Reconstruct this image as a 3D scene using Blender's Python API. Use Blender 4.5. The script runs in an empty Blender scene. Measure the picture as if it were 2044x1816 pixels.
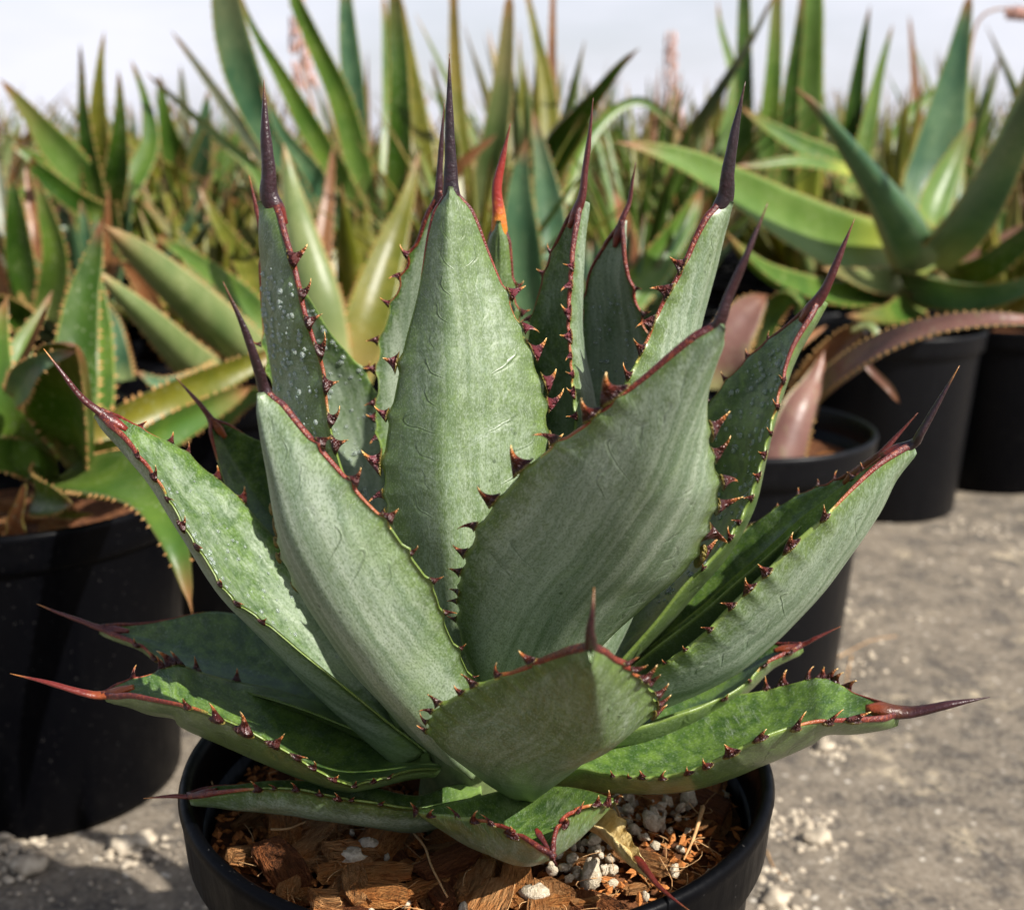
import bpy, math, random
from mathutils import Vector, Matrix, noise
random.seed(7)
R = math.radians
sc = bpy.context.scene
COL = sc.collection

# ------------------------------------------------------------------ camera
FPX = 2400.0; CX, CY = 1022.0, 908.0
PITCH = math.atan(628 / FPX)
CAM = Vector((0.0115, -0.371, 0.393))
FW = Vector((0, math.cos(PITCH), -math.sin(PITCH)))
UP = Vector((0, math.sin(PITCH), math.cos(PITCH)))
cd = bpy.data.cameras.new('camera')
cam = bpy.data.objects.new('camera', cd); COL.objects.link(cam)
cam.location = CAM
cam.rotation_euler = (math.pi / 2 - PITCH, 0, 0)
cd.sensor_width = 36; cd.lens = 36 * FPX / 2044
cd.clip_start = 0.01; cd.clip_end = 2000
cd.dof.use_dof = True; cd.dof.focus_distance = 0.355; cd.dof.aperture_fstop = 13.0
cd.dof.aperture_blades = 0
sc.camera = cam

# ------------------------------------------------------------------ light
SUN_EL, SUN_AZ = R(45), R(-33)           # azimuth measured from +X towards +Y
sun_dir = Vector((math.cos(SUN_EL) * math.cos(SUN_AZ), math.cos(SUN_EL) * math.sin(SUN_AZ), math.sin(SUN_EL)))
w = bpy.data.worlds.new('World'); sc.world = w; w.use_nodes = True
nt = w.node_tree; nt.nodes.clear()
sky = nt.nodes.new('ShaderNodeTexSky'); sky.sky_type = 'NISHITA'; sky.sun_disc = False
sky.sun_elevation = SUN_EL; sky.sun_rotation = math.pi / 2 - SUN_AZ
sky.air_density = 1.0; sky.dust_density = 2.5; sky.ozone_density = 1.0; sky.altitude = 100
hs = nt.nodes.new('ShaderNodeHueSaturation'); hs.inputs['Saturation'].default_value = 0.75
bg = nt.nodes.new('ShaderNodeBackground'); bg.inputs[1].default_value = 0.09
wo = nt.nodes.new('ShaderNodeOutputWorld')
nt.links.new(sky.outputs[0], hs.inputs['Color'])
# thin white cloud over the whole sky, densest low down where the line of sight through it is longest
tc = nt.nodes.new('ShaderNodeTexCoord'); sx = nt.nodes.new('ShaderNodeSeparateXYZ'); nt.links.new(tc.outputs['Generated'], sx.inputs[0])
mr = nt.nodes.new('ShaderNodeMapRange'); mr.interpolation_type = 'SMOOTHSTEP'
nt.links.new(sx.outputs[2], mr.inputs[0]); mr.inputs[1].default_value = 0.10; mr.inputs[2].default_value = 0.27; mr.inputs[3].default_value = 0.97; mr.inputs[4].default_value = 0.02
cn = nt.nodes.new('ShaderNodeTexNoise'); cn.inputs['Scale'].default_value = 2.6; cn.inputs['Detail'].default_value = 5; cn.inputs['Roughness'].default_value = 0.55
mp = nt.nodes.new('ShaderNodeVectorMath'); mp.operation = 'MULTIPLY'; mp.inputs[1].default_value = (1, 1, 3.5)
nt.links.new(tc.outputs['Generated'], mp.inputs[0]); nt.links.new(mp.outputs[0], cn.inputs['Vector'])
cr = nt.nodes.new('ShaderNodeMapRange'); nt.links.new(cn.outputs[0], cr.inputs[0]); cr.inputs[1].default_value = 0.35; cr.inputs[2].default_value = 0.65; cr.inputs[3].default_value = 0.55; cr.inputs[4].default_value = 1.0
mm = nt.nodes.new('ShaderNodeMath'); mm.operation = 'MULTIPLY'; nt.links.new(mr.outputs[0], mm.inputs[0]); nt.links.new(cr.outputs[0], mm.inputs[1])
mxw = nt.nodes.new('ShaderNodeMix'); mxw.data_type = 'RGBA'
nt.links.new(mm.outputs[0], mxw.inputs[0]); nt.links.new(hs.outputs[0], mxw.inputs[6]); mxw.inputs[7].default_value = (6.8, 6.85, 7.6, 1)
nt.links.new(mxw.outputs[2], bg.inputs[0]); nt.links.new(bg.outputs[0], wo.inputs[0])
sl = bpy.data.lights.new('sun', 'SUN'); sl.energy = 5.0; sl.angle = R(0.5); sl.color = (1, 0.955, 0.88)
so = bpy.data.objects.new('sun', sl); COL.objects.link(so)
so.rotation_euler = (-sun_dir).to_track_quat('-Z', 'Y').to_euler(); so.location = (2, 0, 3)
sc.view_settings.view_transform = 'Standard'; sc.view_settings.look = 'None'
sc.view_settings.exposure = 0.68; sc.view_settings.gamma = 1.0; sc.view_settings.use_curve_mapping = False
sc.cycles.transparent_max_bounces = 8; sc.cycles.max_bounces = 8

# ------------------------------------------------------------------ helpers
def at(x, y, Y):
    """world point where the line of sight through picture position x, y meets depth Y"""
    d = FW * FPX + Vector((x - CX, 0, 0)) + UP * (CY - y)
    return CAM + d * ((Y - CAM.y) / d.y)
def pxm(P):
    """metres per picture unit at world point P"""
    return (P - CAM).dot(FW) / FPX

def tag(o, label=None, cat=None, group=None, kind=None):
    if label: o['label'] = label
    if cat: o['category'] = cat
    if group: o['group'] = group
    if kind: o['kind'] = kind
    return o
def mesh(name, vs, fs, mat=None, smooth=True, uv=None, attrs=None):
    me = bpy.data.meshes.new(name)
    me.from_pydata([tuple(v) for v in vs], [], fs)
    if smooth: me.polygons.foreach_set('use_smooth', [True] * len(me.polygons))
    if uv:
        lay = me.uv_layers.new(name='UVMap')
        idx = [0] * len(me.loops); me.loops.foreach_get('vertex_index', idx)
        flat = []
        for i in idx: flat += [uv[i][0], uv[i][1]]
        lay.data.foreach_set('uv', flat)
    for k, vals in (attrs or {}).items():
        a = me.attributes.new(k, 'FLOAT', 'POINT'); a.data.foreach_set('value', [float(q) for q in vals])
    if mat: me.materials.append(mat)
    me.update()
    return me
def obj(name, me, parent=None, loc=None):
    o = bpy.data.objects.new(name, me); COL.objects.link(o)
    if parent: o.parent = parent
    if loc is not None: o.location = loc
    return o
def empty(name, loc, label, cat, group=None):
    o = bpy.data.objects.new(name, None); COL.objects.link(o); o.location = loc
    o.empty_display_size = 0.02
    return tag(o, label, cat, group)

def spl(vals, t):
    """Catmull-Rom through equally spaced values (numbers or vectors), t in 0..1"""
    n = len(vals) - 1
    if n == 0: return vals[0]
    f = max(0.0, min(n - 1e-6, t * n)); i = int(f); u = f - i
    p1, p2 = vals[i], vals[i + 1]
    p0 = vals[i - 1] if i > 0 else p1 * 2 - p2
    p3 = vals[i + 2] if i + 2 <= n else p2 * 2 - p1
    return (p1 * 2 + (p2 - p0) * u + (p0 * 2 - p1 * 5 + p2 * 4 - p3) * (u * u) + (p1 * 3 - p0 - p2 * 3 + p3) * (u * u * u)) * 0.5
def arc(pts, n):
    """resample a polyline (Vectors) with a smooth curve at n+1 points equally spaced along it"""
    d = [spl(pts, i / 400.0) for i in range(401)]
    L = [0.0]
    for a, b in zip(d, d[1:]): L.append(L[-1] + (b - a).length)
    out = []; j = 0
    for k in range(n + 1):
        s = L[-1] * k / n
        while j < 399 and L[j + 1] < s: j += 1
        q = (s - L[j]) / max(1e-9, L[j + 1] - L[j])
        out.append(d[j].lerp(d[j + 1], min(1, max(0, q))))
    return out
def samp(lst, t):
    f = max(0.0, min(len(lst) - 1.0001, t * (len(lst) - 1))); i = int(f)
    return lst[i].lerp(lst[i + 1], f - i) if hasattr(lst[i], 'lerp') else lst[i] + (lst[i + 1] - lst[i]) * (f - i)
def sm(a, b, x):
    t = max(0.0, min(1.0, (x - a) / (b - a))); return t * t * (3 - 2 * t)

# ------------------------------------------------------------------ material helpers
class NT:
    def __init__(s, name):
        s.m = bpy.data.materials.new(name); s.m.use_nodes = True
        s.t = s.m.node_tree; s.t.nodes.clear()
        s.out = s.t.nodes.new('ShaderNodeOutputMaterial')
    def n(s, typ, **kw):
        nd = s.t.nodes.new(typ)
        for k, v in kw.items(): setattr(nd, k, v)
        return nd
    def l(s, a, b): s.t.links.new(a, b)
    def put(s, sock, v):
        if isinstance(v, bpy.types.NodeSocket): s.l(v, sock)
        elif v is not None: sock.default_value = v
    def math(s, op, a, b=None, c=None, clamp=False):
        nd = s.n('ShaderNodeMath', operation=op, use_clamp=clamp)
        s.put(nd.inputs[0], a); s.put(nd.inputs[1], b); s.put(nd.inputs[2], c)
        return nd.outputs[0]
    def mix(s, f, a, b, mode='MIX'):
        nd = s.n('ShaderNodeMix', data_type='RGBA', blend_type=mode)
        s.put(nd.inputs[0], f); s.put(nd.inputs[6], a if not isinstance(a, tuple) else (*a, 1) if len(a) == 3 else a)
        s.put(nd.inputs[7], b if not isinstance(b, tuple) else (*b, 1) if len(b) == 3 else b)
        return nd.outputs[2]
    def step(s, x, a, b, lo=0.0, hi=1.0):
        nd = s.n('ShaderNodeMapRange', interpolation_type='SMOOTHSTEP')
        s.put(nd.inputs[0], x); s.put(nd.inputs[1], a); s.put(nd.inputs[2], b); nd.inputs[3].default_value = lo; nd.inputs[4].default_value = hi
        return nd.outputs[0]
    def noise(s, vec, scale, detail=3, rough=0.55, dist=0.0):
        nd = s.n('ShaderNodeTexNoise'); s.put(nd.inputs['Vector'], vec)
        nd.inputs['Scale'].default_value = scale; nd.inputs['Detail'].default_value = detail
        nd.inputs['Roughness'].default_value = rough; nd.inputs['Distortion'].default_value = dist
        return nd.outputs[0]
    def vmul(s, vec, v):
        nd = s.n('ShaderNodeVectorMath', operation='MULTIPLY'); s.put(nd.inputs[0], vec); s.put(nd.inputs[1], v); return nd.outputs[0]
    def vadd(s, vec, v):
        nd = s.n('ShaderNodeVectorMath', operation='ADD'); s.put(nd.inputs[0], vec); s.put(nd.inputs[1], v); return nd.outputs[0]
    def attr(s, name):
        return s.n('ShaderNodeAttribute', attribute_name=name).outputs['Fac']
    def ramp(s, f, stops):
        nd = s.n('ShaderNodeValToRGB'); cr = nd.color_ramp
        while len(cr.elements) < len(stops): cr.elements.new(0.5)
        for e, (p, c) in zip(cr.elements, stops): e.position = p; e.color = (*c, 1)
        s.put(nd.inputs[0], f); return nd.outputs[0]
    def bump(s, h, strength=0.5, dist=0.001, normal=None):
        nd = s.n('ShaderNodeBump'); nd.inputs['Strength'].default_value = strength; nd.inputs['Distance'].default_value = dist
        s.put(nd.inputs['Height'], h)
        if normal is not None: s.put(nd.inputs['Normal'], normal)
        return nd.outputs[0]
    def bsdf(s, col, rough=0.5, spec=0.5, normal=None, **kw):
        nd = s.n('ShaderNodeBsdfPrincipled')
        s.put(nd.inputs['Base Color'], (*col, 1) if isinstance(col, tuple) else col)
        s.put(nd.inputs['Roughness'], rough); s.put(nd.inputs['Specular IOR Level'], spec)
        if normal is not None: s.put(nd.inputs['Normal'], normal)
        for k, v in kw.items(): s.put(nd.inputs[k.replace('_', ' ')], v)
        return nd
    def done(s, sh):
        s.l(sh, s.out.inputs[0]); return s.m

def mat_agave():
    """waxy blade: fine stippled rows, patchy bloom, bare green near the margins, bud prints"""
    a = NT('agave_blade')
    u, v, side = a.attr('u'), a.attr('v'), a.attr('side')       # u -1..1 across, v metres along, side 0 outer 1 inner
    um, tt = a.attr('um'), a.attr('t')
    oi = a.n('ShaderNodeObjectInfo'); sep = a.n('ShaderNodeSeparateColor'); a.l(oi.outputs['Color'], sep.inputs[0])
    bloomB, darkB = sep.outputs[0], sep.outputs[1]
    cv = a.n('ShaderNodeCombineXYZ'); a.l(um, cv.inputs[0]); a.l(v, cv.inputs[1])
    a.put(cv.inputs[2], a.math('MULTIPLY', sep.outputs[2], 3.0))
    mv = cv.outputs[0]
    big = a.noise(a.vmul(mv, (1, 0.55, 1)), 55, 5, 0.65, 0.6)
    fine = a.noise(a.vmul(mv, (1, 0.42, 1)), 900, 2, 0.6)
    grain = a.noise(a.vmul(mv, (1, 0.40, 1)), 2600, 1, 0.5)
    streak = a.noise(a.vmul(mv, (1, 0.035, 1)), 420, 3, 0.6)
    patch = a.noise(mv, 190, 4, 0.7, 0.3)
    au = a.math('ABSOLUTE', u)
    # bloom amount
    edge = a.step(au, 0.70, 0.98)
    # rubbed, greener areas
    b = a.math('ADD', bloomB, a.math('MULTIPLY', a.math('MULTIPLY', a.math('SUBTRACT', big, 0.5), 1.5), a.math('ADD', 0.5, a.math('MULTIPLY', side, 0.7))))
    b = a.math('SUBTRACT', b, a.math('MULTIPLY', edge, a.math('MULTIPLY', patch, 1.0)))
    b = a.math('SUBTRACT', b, a.math('MULTIPLY', side, 0.38))
    b = a.math('SUBTRACT', b, a.math('MULTIPLY', a.step(tt, 0.75, 1.0), 0.18))
    b = a.math('ADD', b, a.math('MULTIPLY', a.math('SUBTRACT', patch, 0.5), 0.55))
    b = a.math('ADD', b, a.math('MULTIPLY', a.math('SUBTRACT', fine, 0.5), 0.9))
    b = a.step(b, 0.12, 0.95)
    sheen = a.noise(a.vmul(mv, (1, 0.02, 1)), 130, 3, 0.6)  # broad streaks that paint a silvery sheen into the wax colour
    wax = a.mix(a.math('ADD', a.math('MULTIPLY', a.step(streak, 0.35, 0.65), 0.6), a.math('MULTIPLY', a.step(sheen, 0.35, 0.65), 0.4)), (0.105, 0.158, 0.088), (0.305, 0.360, 0.265))
    wax = a.mix(a.math('MULTIPLY', a.step(big, 0.55, 0.7), 0.5), wax, (0.19, 0.26, 0.115))
    grn = a.mix(a.step(patch, 0.35, 0.7), (0.028, 0.070, 0.010), (0.110, 0.190, 0.026))
    grn = a.mix(a.math('MULTIPLY', a.math('SUBTRACT', 1.0, side), 0.55), grn, (0.115, 0.160, 0.050))
    col = a.mix(b, grn, wax)
    col = a.mix(a.math('MULTIPLY', a.step(grain, 0.50, 0.66), 0.55), col, (0.070, 0.105, 0.045))
    col = a.mix(a.math('MULTIPLY', a.step(grain, 0.46, 0.30), 0.30), col, (0.33, 0.38, 0.31))
    # prints left by the margin teeth of the neighbour leaf in the bud: rows of shallow crescents
    wob = a.noise(mv, 75, 2)
    cell = a.math('DIVIDE', a.math('ADD', v, a.math('MULTIPLY', wob, 0.004)), 0.0085)
    fr = a.math('SUBTRACT', a.math('FRACT', cell), 0.5)
    ci = a.n('ShaderNodeCombineXYZ'); a.put(ci.inputs[0], a.math('FLOOR', cell)); a.put(ci.inputs[1], a.math('SIGN', u)); a.put(ci.inputs[2], sep.outputs[2])
    wn = a.n('ShaderNodeTexWhiteNoise'); a.l(ci.outputs[0], wn.inputs['Vector'])
    centre = a.math('ADD', a.math('MULTIPLY', tt, -0.50), 0.80)
    bm = a.math('MULTIPLY', a.math('SUBTRACT', au, centre), 0.026)
    arch = a.math('MULTIPLY', a.math('COSINE', a.math('MULTIPLY', fr, 3.6)), a.math('MULTIPLY', wn.outputs['Value'], 0.0045))
    dcr = a.math('SUBTRACT', a.math('ADD', bm, a.math('MULTIPLY', a.math('SUBTRACT', wob, 0.5), 0.022)), a.math('ADD', arch, a.math('MULTIPLY', fr, a.math('MULTIPLY', wn.outputs['Value'], 0.012))))
    line = a.math('MULTIPLY', a.step(a.math('ABSOLUTE', dcr), 0.00075, 0.0001), a.step(a.math('ABSOLUTE', fr), 0.42, 0.22))
    line = a.math('MULTIPLY', line, a.step(wn.outputs['Value'], 0.50, 1.0))
    line = a.math('MULTIPLY', line, a.math('SUBTRACT', 1.0, side))
    line = a.math('MULTIPLY', line, a.step(tt, 0.28, 0.45))
    col = a.mix(a.math('MULTIPLY', line, 0.55), col, (0.045, 0.075, 0.028))  # shade of the print grooves painted into the colour
    lift = a.math('MULTIPLY', a.step(dcr, 0.0001, 0.0006), a.step(dcr, 0.0030, 0.0008))
    lift = a.math('MULTIPLY', a.math('MULTIPLY', lift, a.step(a.math('ABSOLUTE', fr), 0.45, 0.2)), a.math('SUBTRACT', 1.0, side))
    # corky specks
    vor = a.n('ShaderNodeTexVoronoi'); vor.inputs['Scale'].default_value = 210; a.l(mv, vor.inputs['Vector'])
    speck = a.math('MULTIPLY', a.step(vor.outputs['Distance'], 0.16, 0.08), a.step(a.noise(mv, 35, 2), 0.50, 0.68))
    col = a.mix(a.math('MULTIPLY', speck, 0.7), col, (0.03, 0.05, 0.018))
    # scratches and scuffs across the wax
    scr = a.noise(a.vmul(mv, (0.5, 1.2, 1)), 45, 6, 0.75, 2.5)
    scr = a.math('MULTIPLY', a.step(a.math('ABSOLUTE', a.math('SUBTRACT', scr, 0.5)), 0.012, 0.002), a.step(wob, 0.5, 0.7))
    col = a.mix(a.math('MULTIPLY', scr, 0.4), col, (0.40, 0.44, 0.39))
    # bright thin yellow-green rim
    rim = a.step(au, 0.97, 0.995)
    col = a.mix(a.math('MULTIPLY', rim, 0.55), col, (0.20, 0.27, 0.05))
    # pale yellow base
    base = a.step(tt, 0.16, 0.0)
    col = a.mix(a.math('MULTIPLY', base, 0.5), col, (0.20, 0.30, 0.08))
    h = a.math('ADD', a.math('MULTIPLY', grain, 0.35), a.math('MULTIPLY', streak, 1.2))
    h = a.math('ADD', h, a.math('MULTIPLY', patch, 1.2))
    n1 = a.bump(h, 0.30, 0.0004)
    h2 = a.math('SUBTRACT', a.math('MULTIPLY', lift, 0.35), a.math('MULTIPLY', line, 0.7))
    h2 = a.math('ADD', h2, a.math('MULTIPLY', big, 0.6))
    n2 = a.bump(h2, 0.30, 0.0012, n1)
    dk = a.n('ShaderNodeVectorMath', operation='SCALE'); a.l(col, dk.inputs[0]); a.l(darkB, dk.inputs['Scale'])
    rough = a.math('ADD', 0.33, a.math('MULTIPLY', b, 0.20))
    p = a.bsdf(dk.outputs[0], rough, 0.5, n2)
    return a.done(p.outputs[0])

def mat_spine():
    a = NT('agave_spine')
    h = a.attr('h'); g = a.n('ShaderNodeTexCoord').outputs['Object']
    oi = a.n('ShaderNodeObjectInfo')
    nz = a.noise(g, 900, 3, 0.6); st = a.noise(g, 260, 4, 0.7)
    col = a.mix(a.step(st, 0.35, 0.7), (0.006, 0.003, 0.005), (0.022, 0.008, 0.013))
    red = a.mix(nz, (0.085, 0.008, 0.008), (0.21, 0.030, 0.016))
    sep = a.n('ShaderNodeSeparateColor'); a.l(oi.outputs['Color'], sep.inputs[0])
    redness = sep.outputs[0]
    edge = a.math('ADD', a.step(a.math('ADD', h, a.math('MULTIPLY', nz, 0.12)), 0.24, 0.12), a.math('MULTIPLY', redness, 1.0))
    col = a.mix(a.math('MINIMUM', edge, 1.0), col, red)
    col = a.mix(a.math('MULTIPLY', a.step(redness, 0.70, 0.95), a.step(h, 0.95, 0.55)), col, (0.27, 0.022, 0.014))
    ora = a.math('MULTIPLY', sep.outputs[1], a.step(a.math('ADD', h, a.math('MULTIPLY', a.math('SUBTRACT', st, 0.5), 0.5)), 0.45, 0.10))
    col = a.mix(ora, col, (0.62, 0.20, 0.02))
    col = a.mix(a.math('MULTIPLY', a.step(h, 0.80, 1.0), sep.outputs[2]), col, (0.50, 0.22, 0.05))
    wear = a.step(a.noise(g, 420, 4, 0.7), 0.60, 0.72)
    col = a.mix(a.math('MULTIPLY', wear, 0.30), col, (0.10, 0.065, 0.075))
    n = a.bump(a.math('ADD', nz, st), 0.5, 0.0006)
    return a.done(a.bsdf(col, 0.33, 0.55, n).outputs[0])
def mat_margin():
    a = NT('horny_margin')
    h = a.attr('h'); g = a.n('ShaderNodeTexCoord').outputs['Object']
    nz = a.noise(g, 700, 3, 0.6)
    col = a.ramp(h, [(0.0, (0.34, 0.36, 0.07)), (0.10, (0.30, 0.10, 0.03)), (0.35, (0.17, 0.022, 0.012)), (0.85, (0.085, 0.014, 0.014)), (1, (0.05, 0.010, 0.013))])
    col = a.mix(a.math('MULTIPLY', a.step(nz, 0.45, 0.7), 0.6), col, (0.32, 0.075, 0.025))
    n = a.bump(a.noise(g, 1400, 2, 0.6), 0.8, 0.0006)
    return a.done(a.bsdf(col, 0.38, 0.5, n).outputs[0])
def mat_tooth(name, c0, c1, c2):
    a = NT(name)
    h = a.attr('h'); g = a.n('ShaderNodeTexCoord').outputs['Object']
    nz = a.noise(g, 1.6, 3)
    x = a.math('ADD', h, a.math('MULTIPLY', a.math('SUBTRACT', nz, 0.5), 0.35))
    col = a.ramp(x, [(0.0, (0.20, 0.16, 0.03)), (0.08, c0), (0.52, c1), (0.80, c2), (1, (0.72, 0.50, 0.20))])
    return a.done(a.bsdf(col, 0.40, 0.45, a.bump(nz, 0.5, 0.12)).outputs[0])
def mat_bgleaf(name, c1, c2, tip=(0.35, 0.12, 0.05), base=None, trans=0.28, rough=0.38, edge=None):
    def sat(c):
        l = .3 * c[0] + .6 * c[1] + .1 * c[2]; return tuple(max(.004, (l + (x - l) * 1.12) * .85) for x in c)
    c1, c2 = sat(c1), sat(c2)
    a = NT(name)
    g = a.n('ShaderNodeTexCoord').outputs['Object']; t = a.attr('t'); u = a.attr('u')
    oi = a.n('ShaderNodeObjectInfo')
    gv = a.vadd(g, a.math('MULTIPLY', oi.outputs['Random'], 7.0))
    nz = a.noise(gv, 18, 4, 0.6); f = a.noise(a.vmul(gv, (1, 1, 0.3)), 160, 3, 0.6)
    col = a.mix(a.step(nz, 0.3, 0.7), c1, c2)
    col = a.mix(a.math('MULTIPLY', a.step(f, 0.55, 0.75), 0.25), col, (0.30, 0.34, 0.14))
    if base: col = a.mix(a.step(t, 0.28, 0.0), col, base)
    col = a.mix(a.step(t, 0.86, 1.0), col, tip)
    e = a.step(a.math('ABSOLUTE', u), 0.86, 0.97)
    col = a.mix(a.math('MULTIPLY', e, 0.6), col, edge or (0.30, 0.30, 0.08))
    # old leaves scorched brown on the way down from the tip
    vo = a.n('ShaderNodeTexVoronoi'); vo.inputs['Scale'].default_value = 260; a.l(a.vmul(gv, (1, 1, .6)), vo.inputs['Vector'])
    col = a.mix(a.math('MULTIPLY', a.math('MULTIPLY', a.step(vo.outputs['Distance'], 0.3, 0.15), a.step(nz, 0.4, 0.6)), 0.35), col, (0.42, 0.46, 0.28))
    sc_ = a.step(a.math('ADD', t, a.math('MULTIPLY', nz, 0.5)), a.math('ADD', 0.62, a.math('MULTIPLY', oi.outputs['Random'], 1.0)), 1.6)
    col = a.mix(sc_, col, (0.22, 0.10, 0.04))
    n = a.bump(a.math('ADD', nz, a.math('MULTIPLY', f, 0.3)), 0.25, 0.004)
    p = a.bsdf(col, rough, 0.4, n)
    tr = a.n('ShaderNodeBsdfTranslucent'); a.l(a.mix(0.35, col, (0.40, 0.55, 0.05)), tr.inputs[0])
    mx = a.n('ShaderNodeMixShader'); mx.inputs[0].default_value = trans
    a.l(p.outputs[0], mx.inputs[1]); a.l(tr.outputs[0], mx.inputs[2])
    return a.done(mx.outputs[0])
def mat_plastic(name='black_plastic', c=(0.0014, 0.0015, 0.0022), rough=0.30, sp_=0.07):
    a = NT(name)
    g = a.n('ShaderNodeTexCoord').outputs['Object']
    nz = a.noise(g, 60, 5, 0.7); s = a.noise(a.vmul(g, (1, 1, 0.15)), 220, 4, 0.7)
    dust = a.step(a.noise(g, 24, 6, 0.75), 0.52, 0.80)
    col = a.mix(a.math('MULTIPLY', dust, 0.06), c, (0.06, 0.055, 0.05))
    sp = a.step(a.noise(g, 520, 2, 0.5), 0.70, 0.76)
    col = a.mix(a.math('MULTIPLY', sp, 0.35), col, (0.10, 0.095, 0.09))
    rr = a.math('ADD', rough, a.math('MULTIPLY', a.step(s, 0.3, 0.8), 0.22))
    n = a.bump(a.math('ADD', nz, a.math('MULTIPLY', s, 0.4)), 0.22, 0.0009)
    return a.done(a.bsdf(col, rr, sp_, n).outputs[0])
def mat_bark(name, c1, c2, c3, k=1.0):
    a = NT(name)
    g = a.n('ShaderNodeTexCoord').outputs['Object']; oi = a.n('ShaderNodeObjectInfo')
    gv = a.vadd(g, oi.outputs['Random'])
    fib = a.noise(a.vmul(gv, (0.22, 1, 1)), 900 * k, 4, 0.7)
    big = a.noise(gv, 120 * k, 4, 0.65)
    crack = a.step(a.noise(a.vmul(gv, (0.06, 1, 1)), 420 * k, 3, 0.6, 0.4), 0.42, 0.36)
    col = a.mix(a.step(fib, 0.3, 0.7), c1, c2)
    col = a.mix(a.step(big, 0.42, 0.72), col, c3)
    col = a.mix(a.math('MULTIPLY', crack, 0.30), col, (0.045, 0.015, 0.006))
    col = a.mix(a.math('MULTIPLY', oi.outputs['Random'], 0.15), col, (0.09, 0.030, 0.010))
    n = a.bump(a.math('SUBTRACT', a.math('ADD', fib, big), crack), 1.0, 0.0012 / k)
    return a.done(a.bsdf(col, 0.8, 0.15, n).outputs[0])
def mat_plain(name, c1, c2, scale, rough=0.9, b=0.4, bd=0.001, spec=0.2):
    a = NT(name)
    g = a.n('ShaderNodeTexCoord').outputs['Object']
    nz = a.noise(g, scale, 5, 0.7)
    return a.done(a.bsdf(a.mix(a.step(nz, 0.3, 0.7), c1, c2), rough, spec, a.bump(nz, b, bd)).outputs[0])
def mat_ground():
    a = NT('concrete_ground')
    g = a.n('ShaderNodeTexCoord').outputs['Object']
    n1 = a.noise(g, 4.0, 8, 0.75, 0.0); n2 = a.noise(g, 30, 9, 0.80, 0.0); n3 = a.noise(g, 260, 5, 0.8)
    col = a.mix(a.step(n1, 0.3, 0.7), (0.062, 0.053, 0.044), (0.150, 0.122, 0.092))
    col = a.mix(a.math('MULTIPLY', a.step(n2, 0.38, 0.62), 0.55), col, (0.275, 0.228, 0.170))
    col = a.mix(a.math('MULTIPLY', a.step(n2, 0.50, 0.36), 0.7), col, (0.048, 0.045, 0.044))
    col = a.mix(a.math('MULTIPLY', a.step(n3, 0.52, 0.62), 0.5), col, (0.34, 0.30, 0.24))
    col = a.mix(a.math('MULTIPLY', a.step(n3, 0.46, 0.38), 0.5), col, (0.045, 0.040, 0.036))
    sand = a.math('MULTIPLY', a.step(a.noise(g, 13, 8, 0.80, 0.1), 0.56, 0.64), a.step(n3, 0.34, 0.54))
    col = a.mix(a.math('MULTIPLY', sand, 0.85), col, (0.46, 0.38, 0.26))
    rust = a.step(a.noise(g, 17, 4, 0.6, 0.5), 0.68, 0.76)
    col = a.mix(a.math('MULTIPLY', rust, 0.35), col, (0.25, 0.11, 0.05))
    dots = a.n('ShaderNodeTexVoronoi'); dots.inputs['Scale'].default_value = 95; a.l(g, dots.inputs['Vector'])
    dm = a.math('MULTIPLY', a.step(dots.outputs['Distance'], 0.22, 0.14), a.step(a.noise(g, 30, 2), 0.48, 0.62))
    col = a.mix(a.math('MULTIPLY', dm, 0.8), col, (0.55, 0.50, 0.42))
    n = a.bump(a.math('ADD', a.math('MULTIPLY', n3, 0.5), n2), 0.7, 0.002)
    return a.done(a.bsdf(col, 0.85, 0.25, n).outputs[0])
def mat_water():
    a = NT('water_drop')
    return a.done(a.bsdf((0.80, 0.88, 0.84), 0.02, 0.8, None, Transmission_Weight=0.80, IOR=1.33).outputs[0])  # pale, partly opaque body colour stands in for the drops' gleam

M_BL = mat_agave(); M_SP = mat_spine(); M_MG = mat_margin(); M_W = mat_water()
M_T = mat_tooth('tooth_maroon', (0.032, 0.006, 0.006), (0.085, 0.014, 0.008), (0.40, 0.13, 0.03))
M_T2 = mat_tooth('tooth_purple', (0.09, 0.012, 0.014), (0.13, 0.035, 0.045), (0.55, 0.22, 0.05))
M_POT = mat_plastic()
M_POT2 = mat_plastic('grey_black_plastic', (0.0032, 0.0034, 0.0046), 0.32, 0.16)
BARK = [mat_bark('bark_red', (0.34, 0.11, 0.028), (0.62, 0.26, 0.080), (0.46, 0.15, 0.036)),
        mat_bark('bark_tan', (0.38, 0.17, 0.060), (0.68, 0.38, 0.17), (0.50, 0.20, 0.06)),
        mat_bark('bark_dark', (0.060, 0.022, 0.010), (0.15, 0.055, 0.022), (0.10, 0.034, 0.014))]
BARK_U = [mat_bark('chip_red', (0.52, 0.17, 0.042), (0.82, 0.38, 0.12), (0.66, 0.23, 0.055), .02),
        mat_bark('chip_tan', (0.50, 0.20, 0.060), (0.80, 0.42, 0.17), (0.62, 0.23, 0.06), .02),
        mat_bark('chip_dark', (0.20, 0.066, 0.022), (0.42, 0.15, 0.050), (0.30, 0.095, 0.03), .02)]
M_PERL = mat_plain('perlite', (0.46, 0.37, 0.25), (0.72, 0.64, 0.50), 1.6, 0.9, 0.5, 0.12)
M_SOIL = mat_plain('potting_soil', (0.05, 0.020, 0.009), (0.20, 0.078, 0.030), 260, 0.95, 0.9, 0.003)
M_FIB = mat_plain('fibre', (0.40, 0.20, 0.08), (0.60, 0.38, 0.18), 200)
M_GR = mat_ground()

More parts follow.
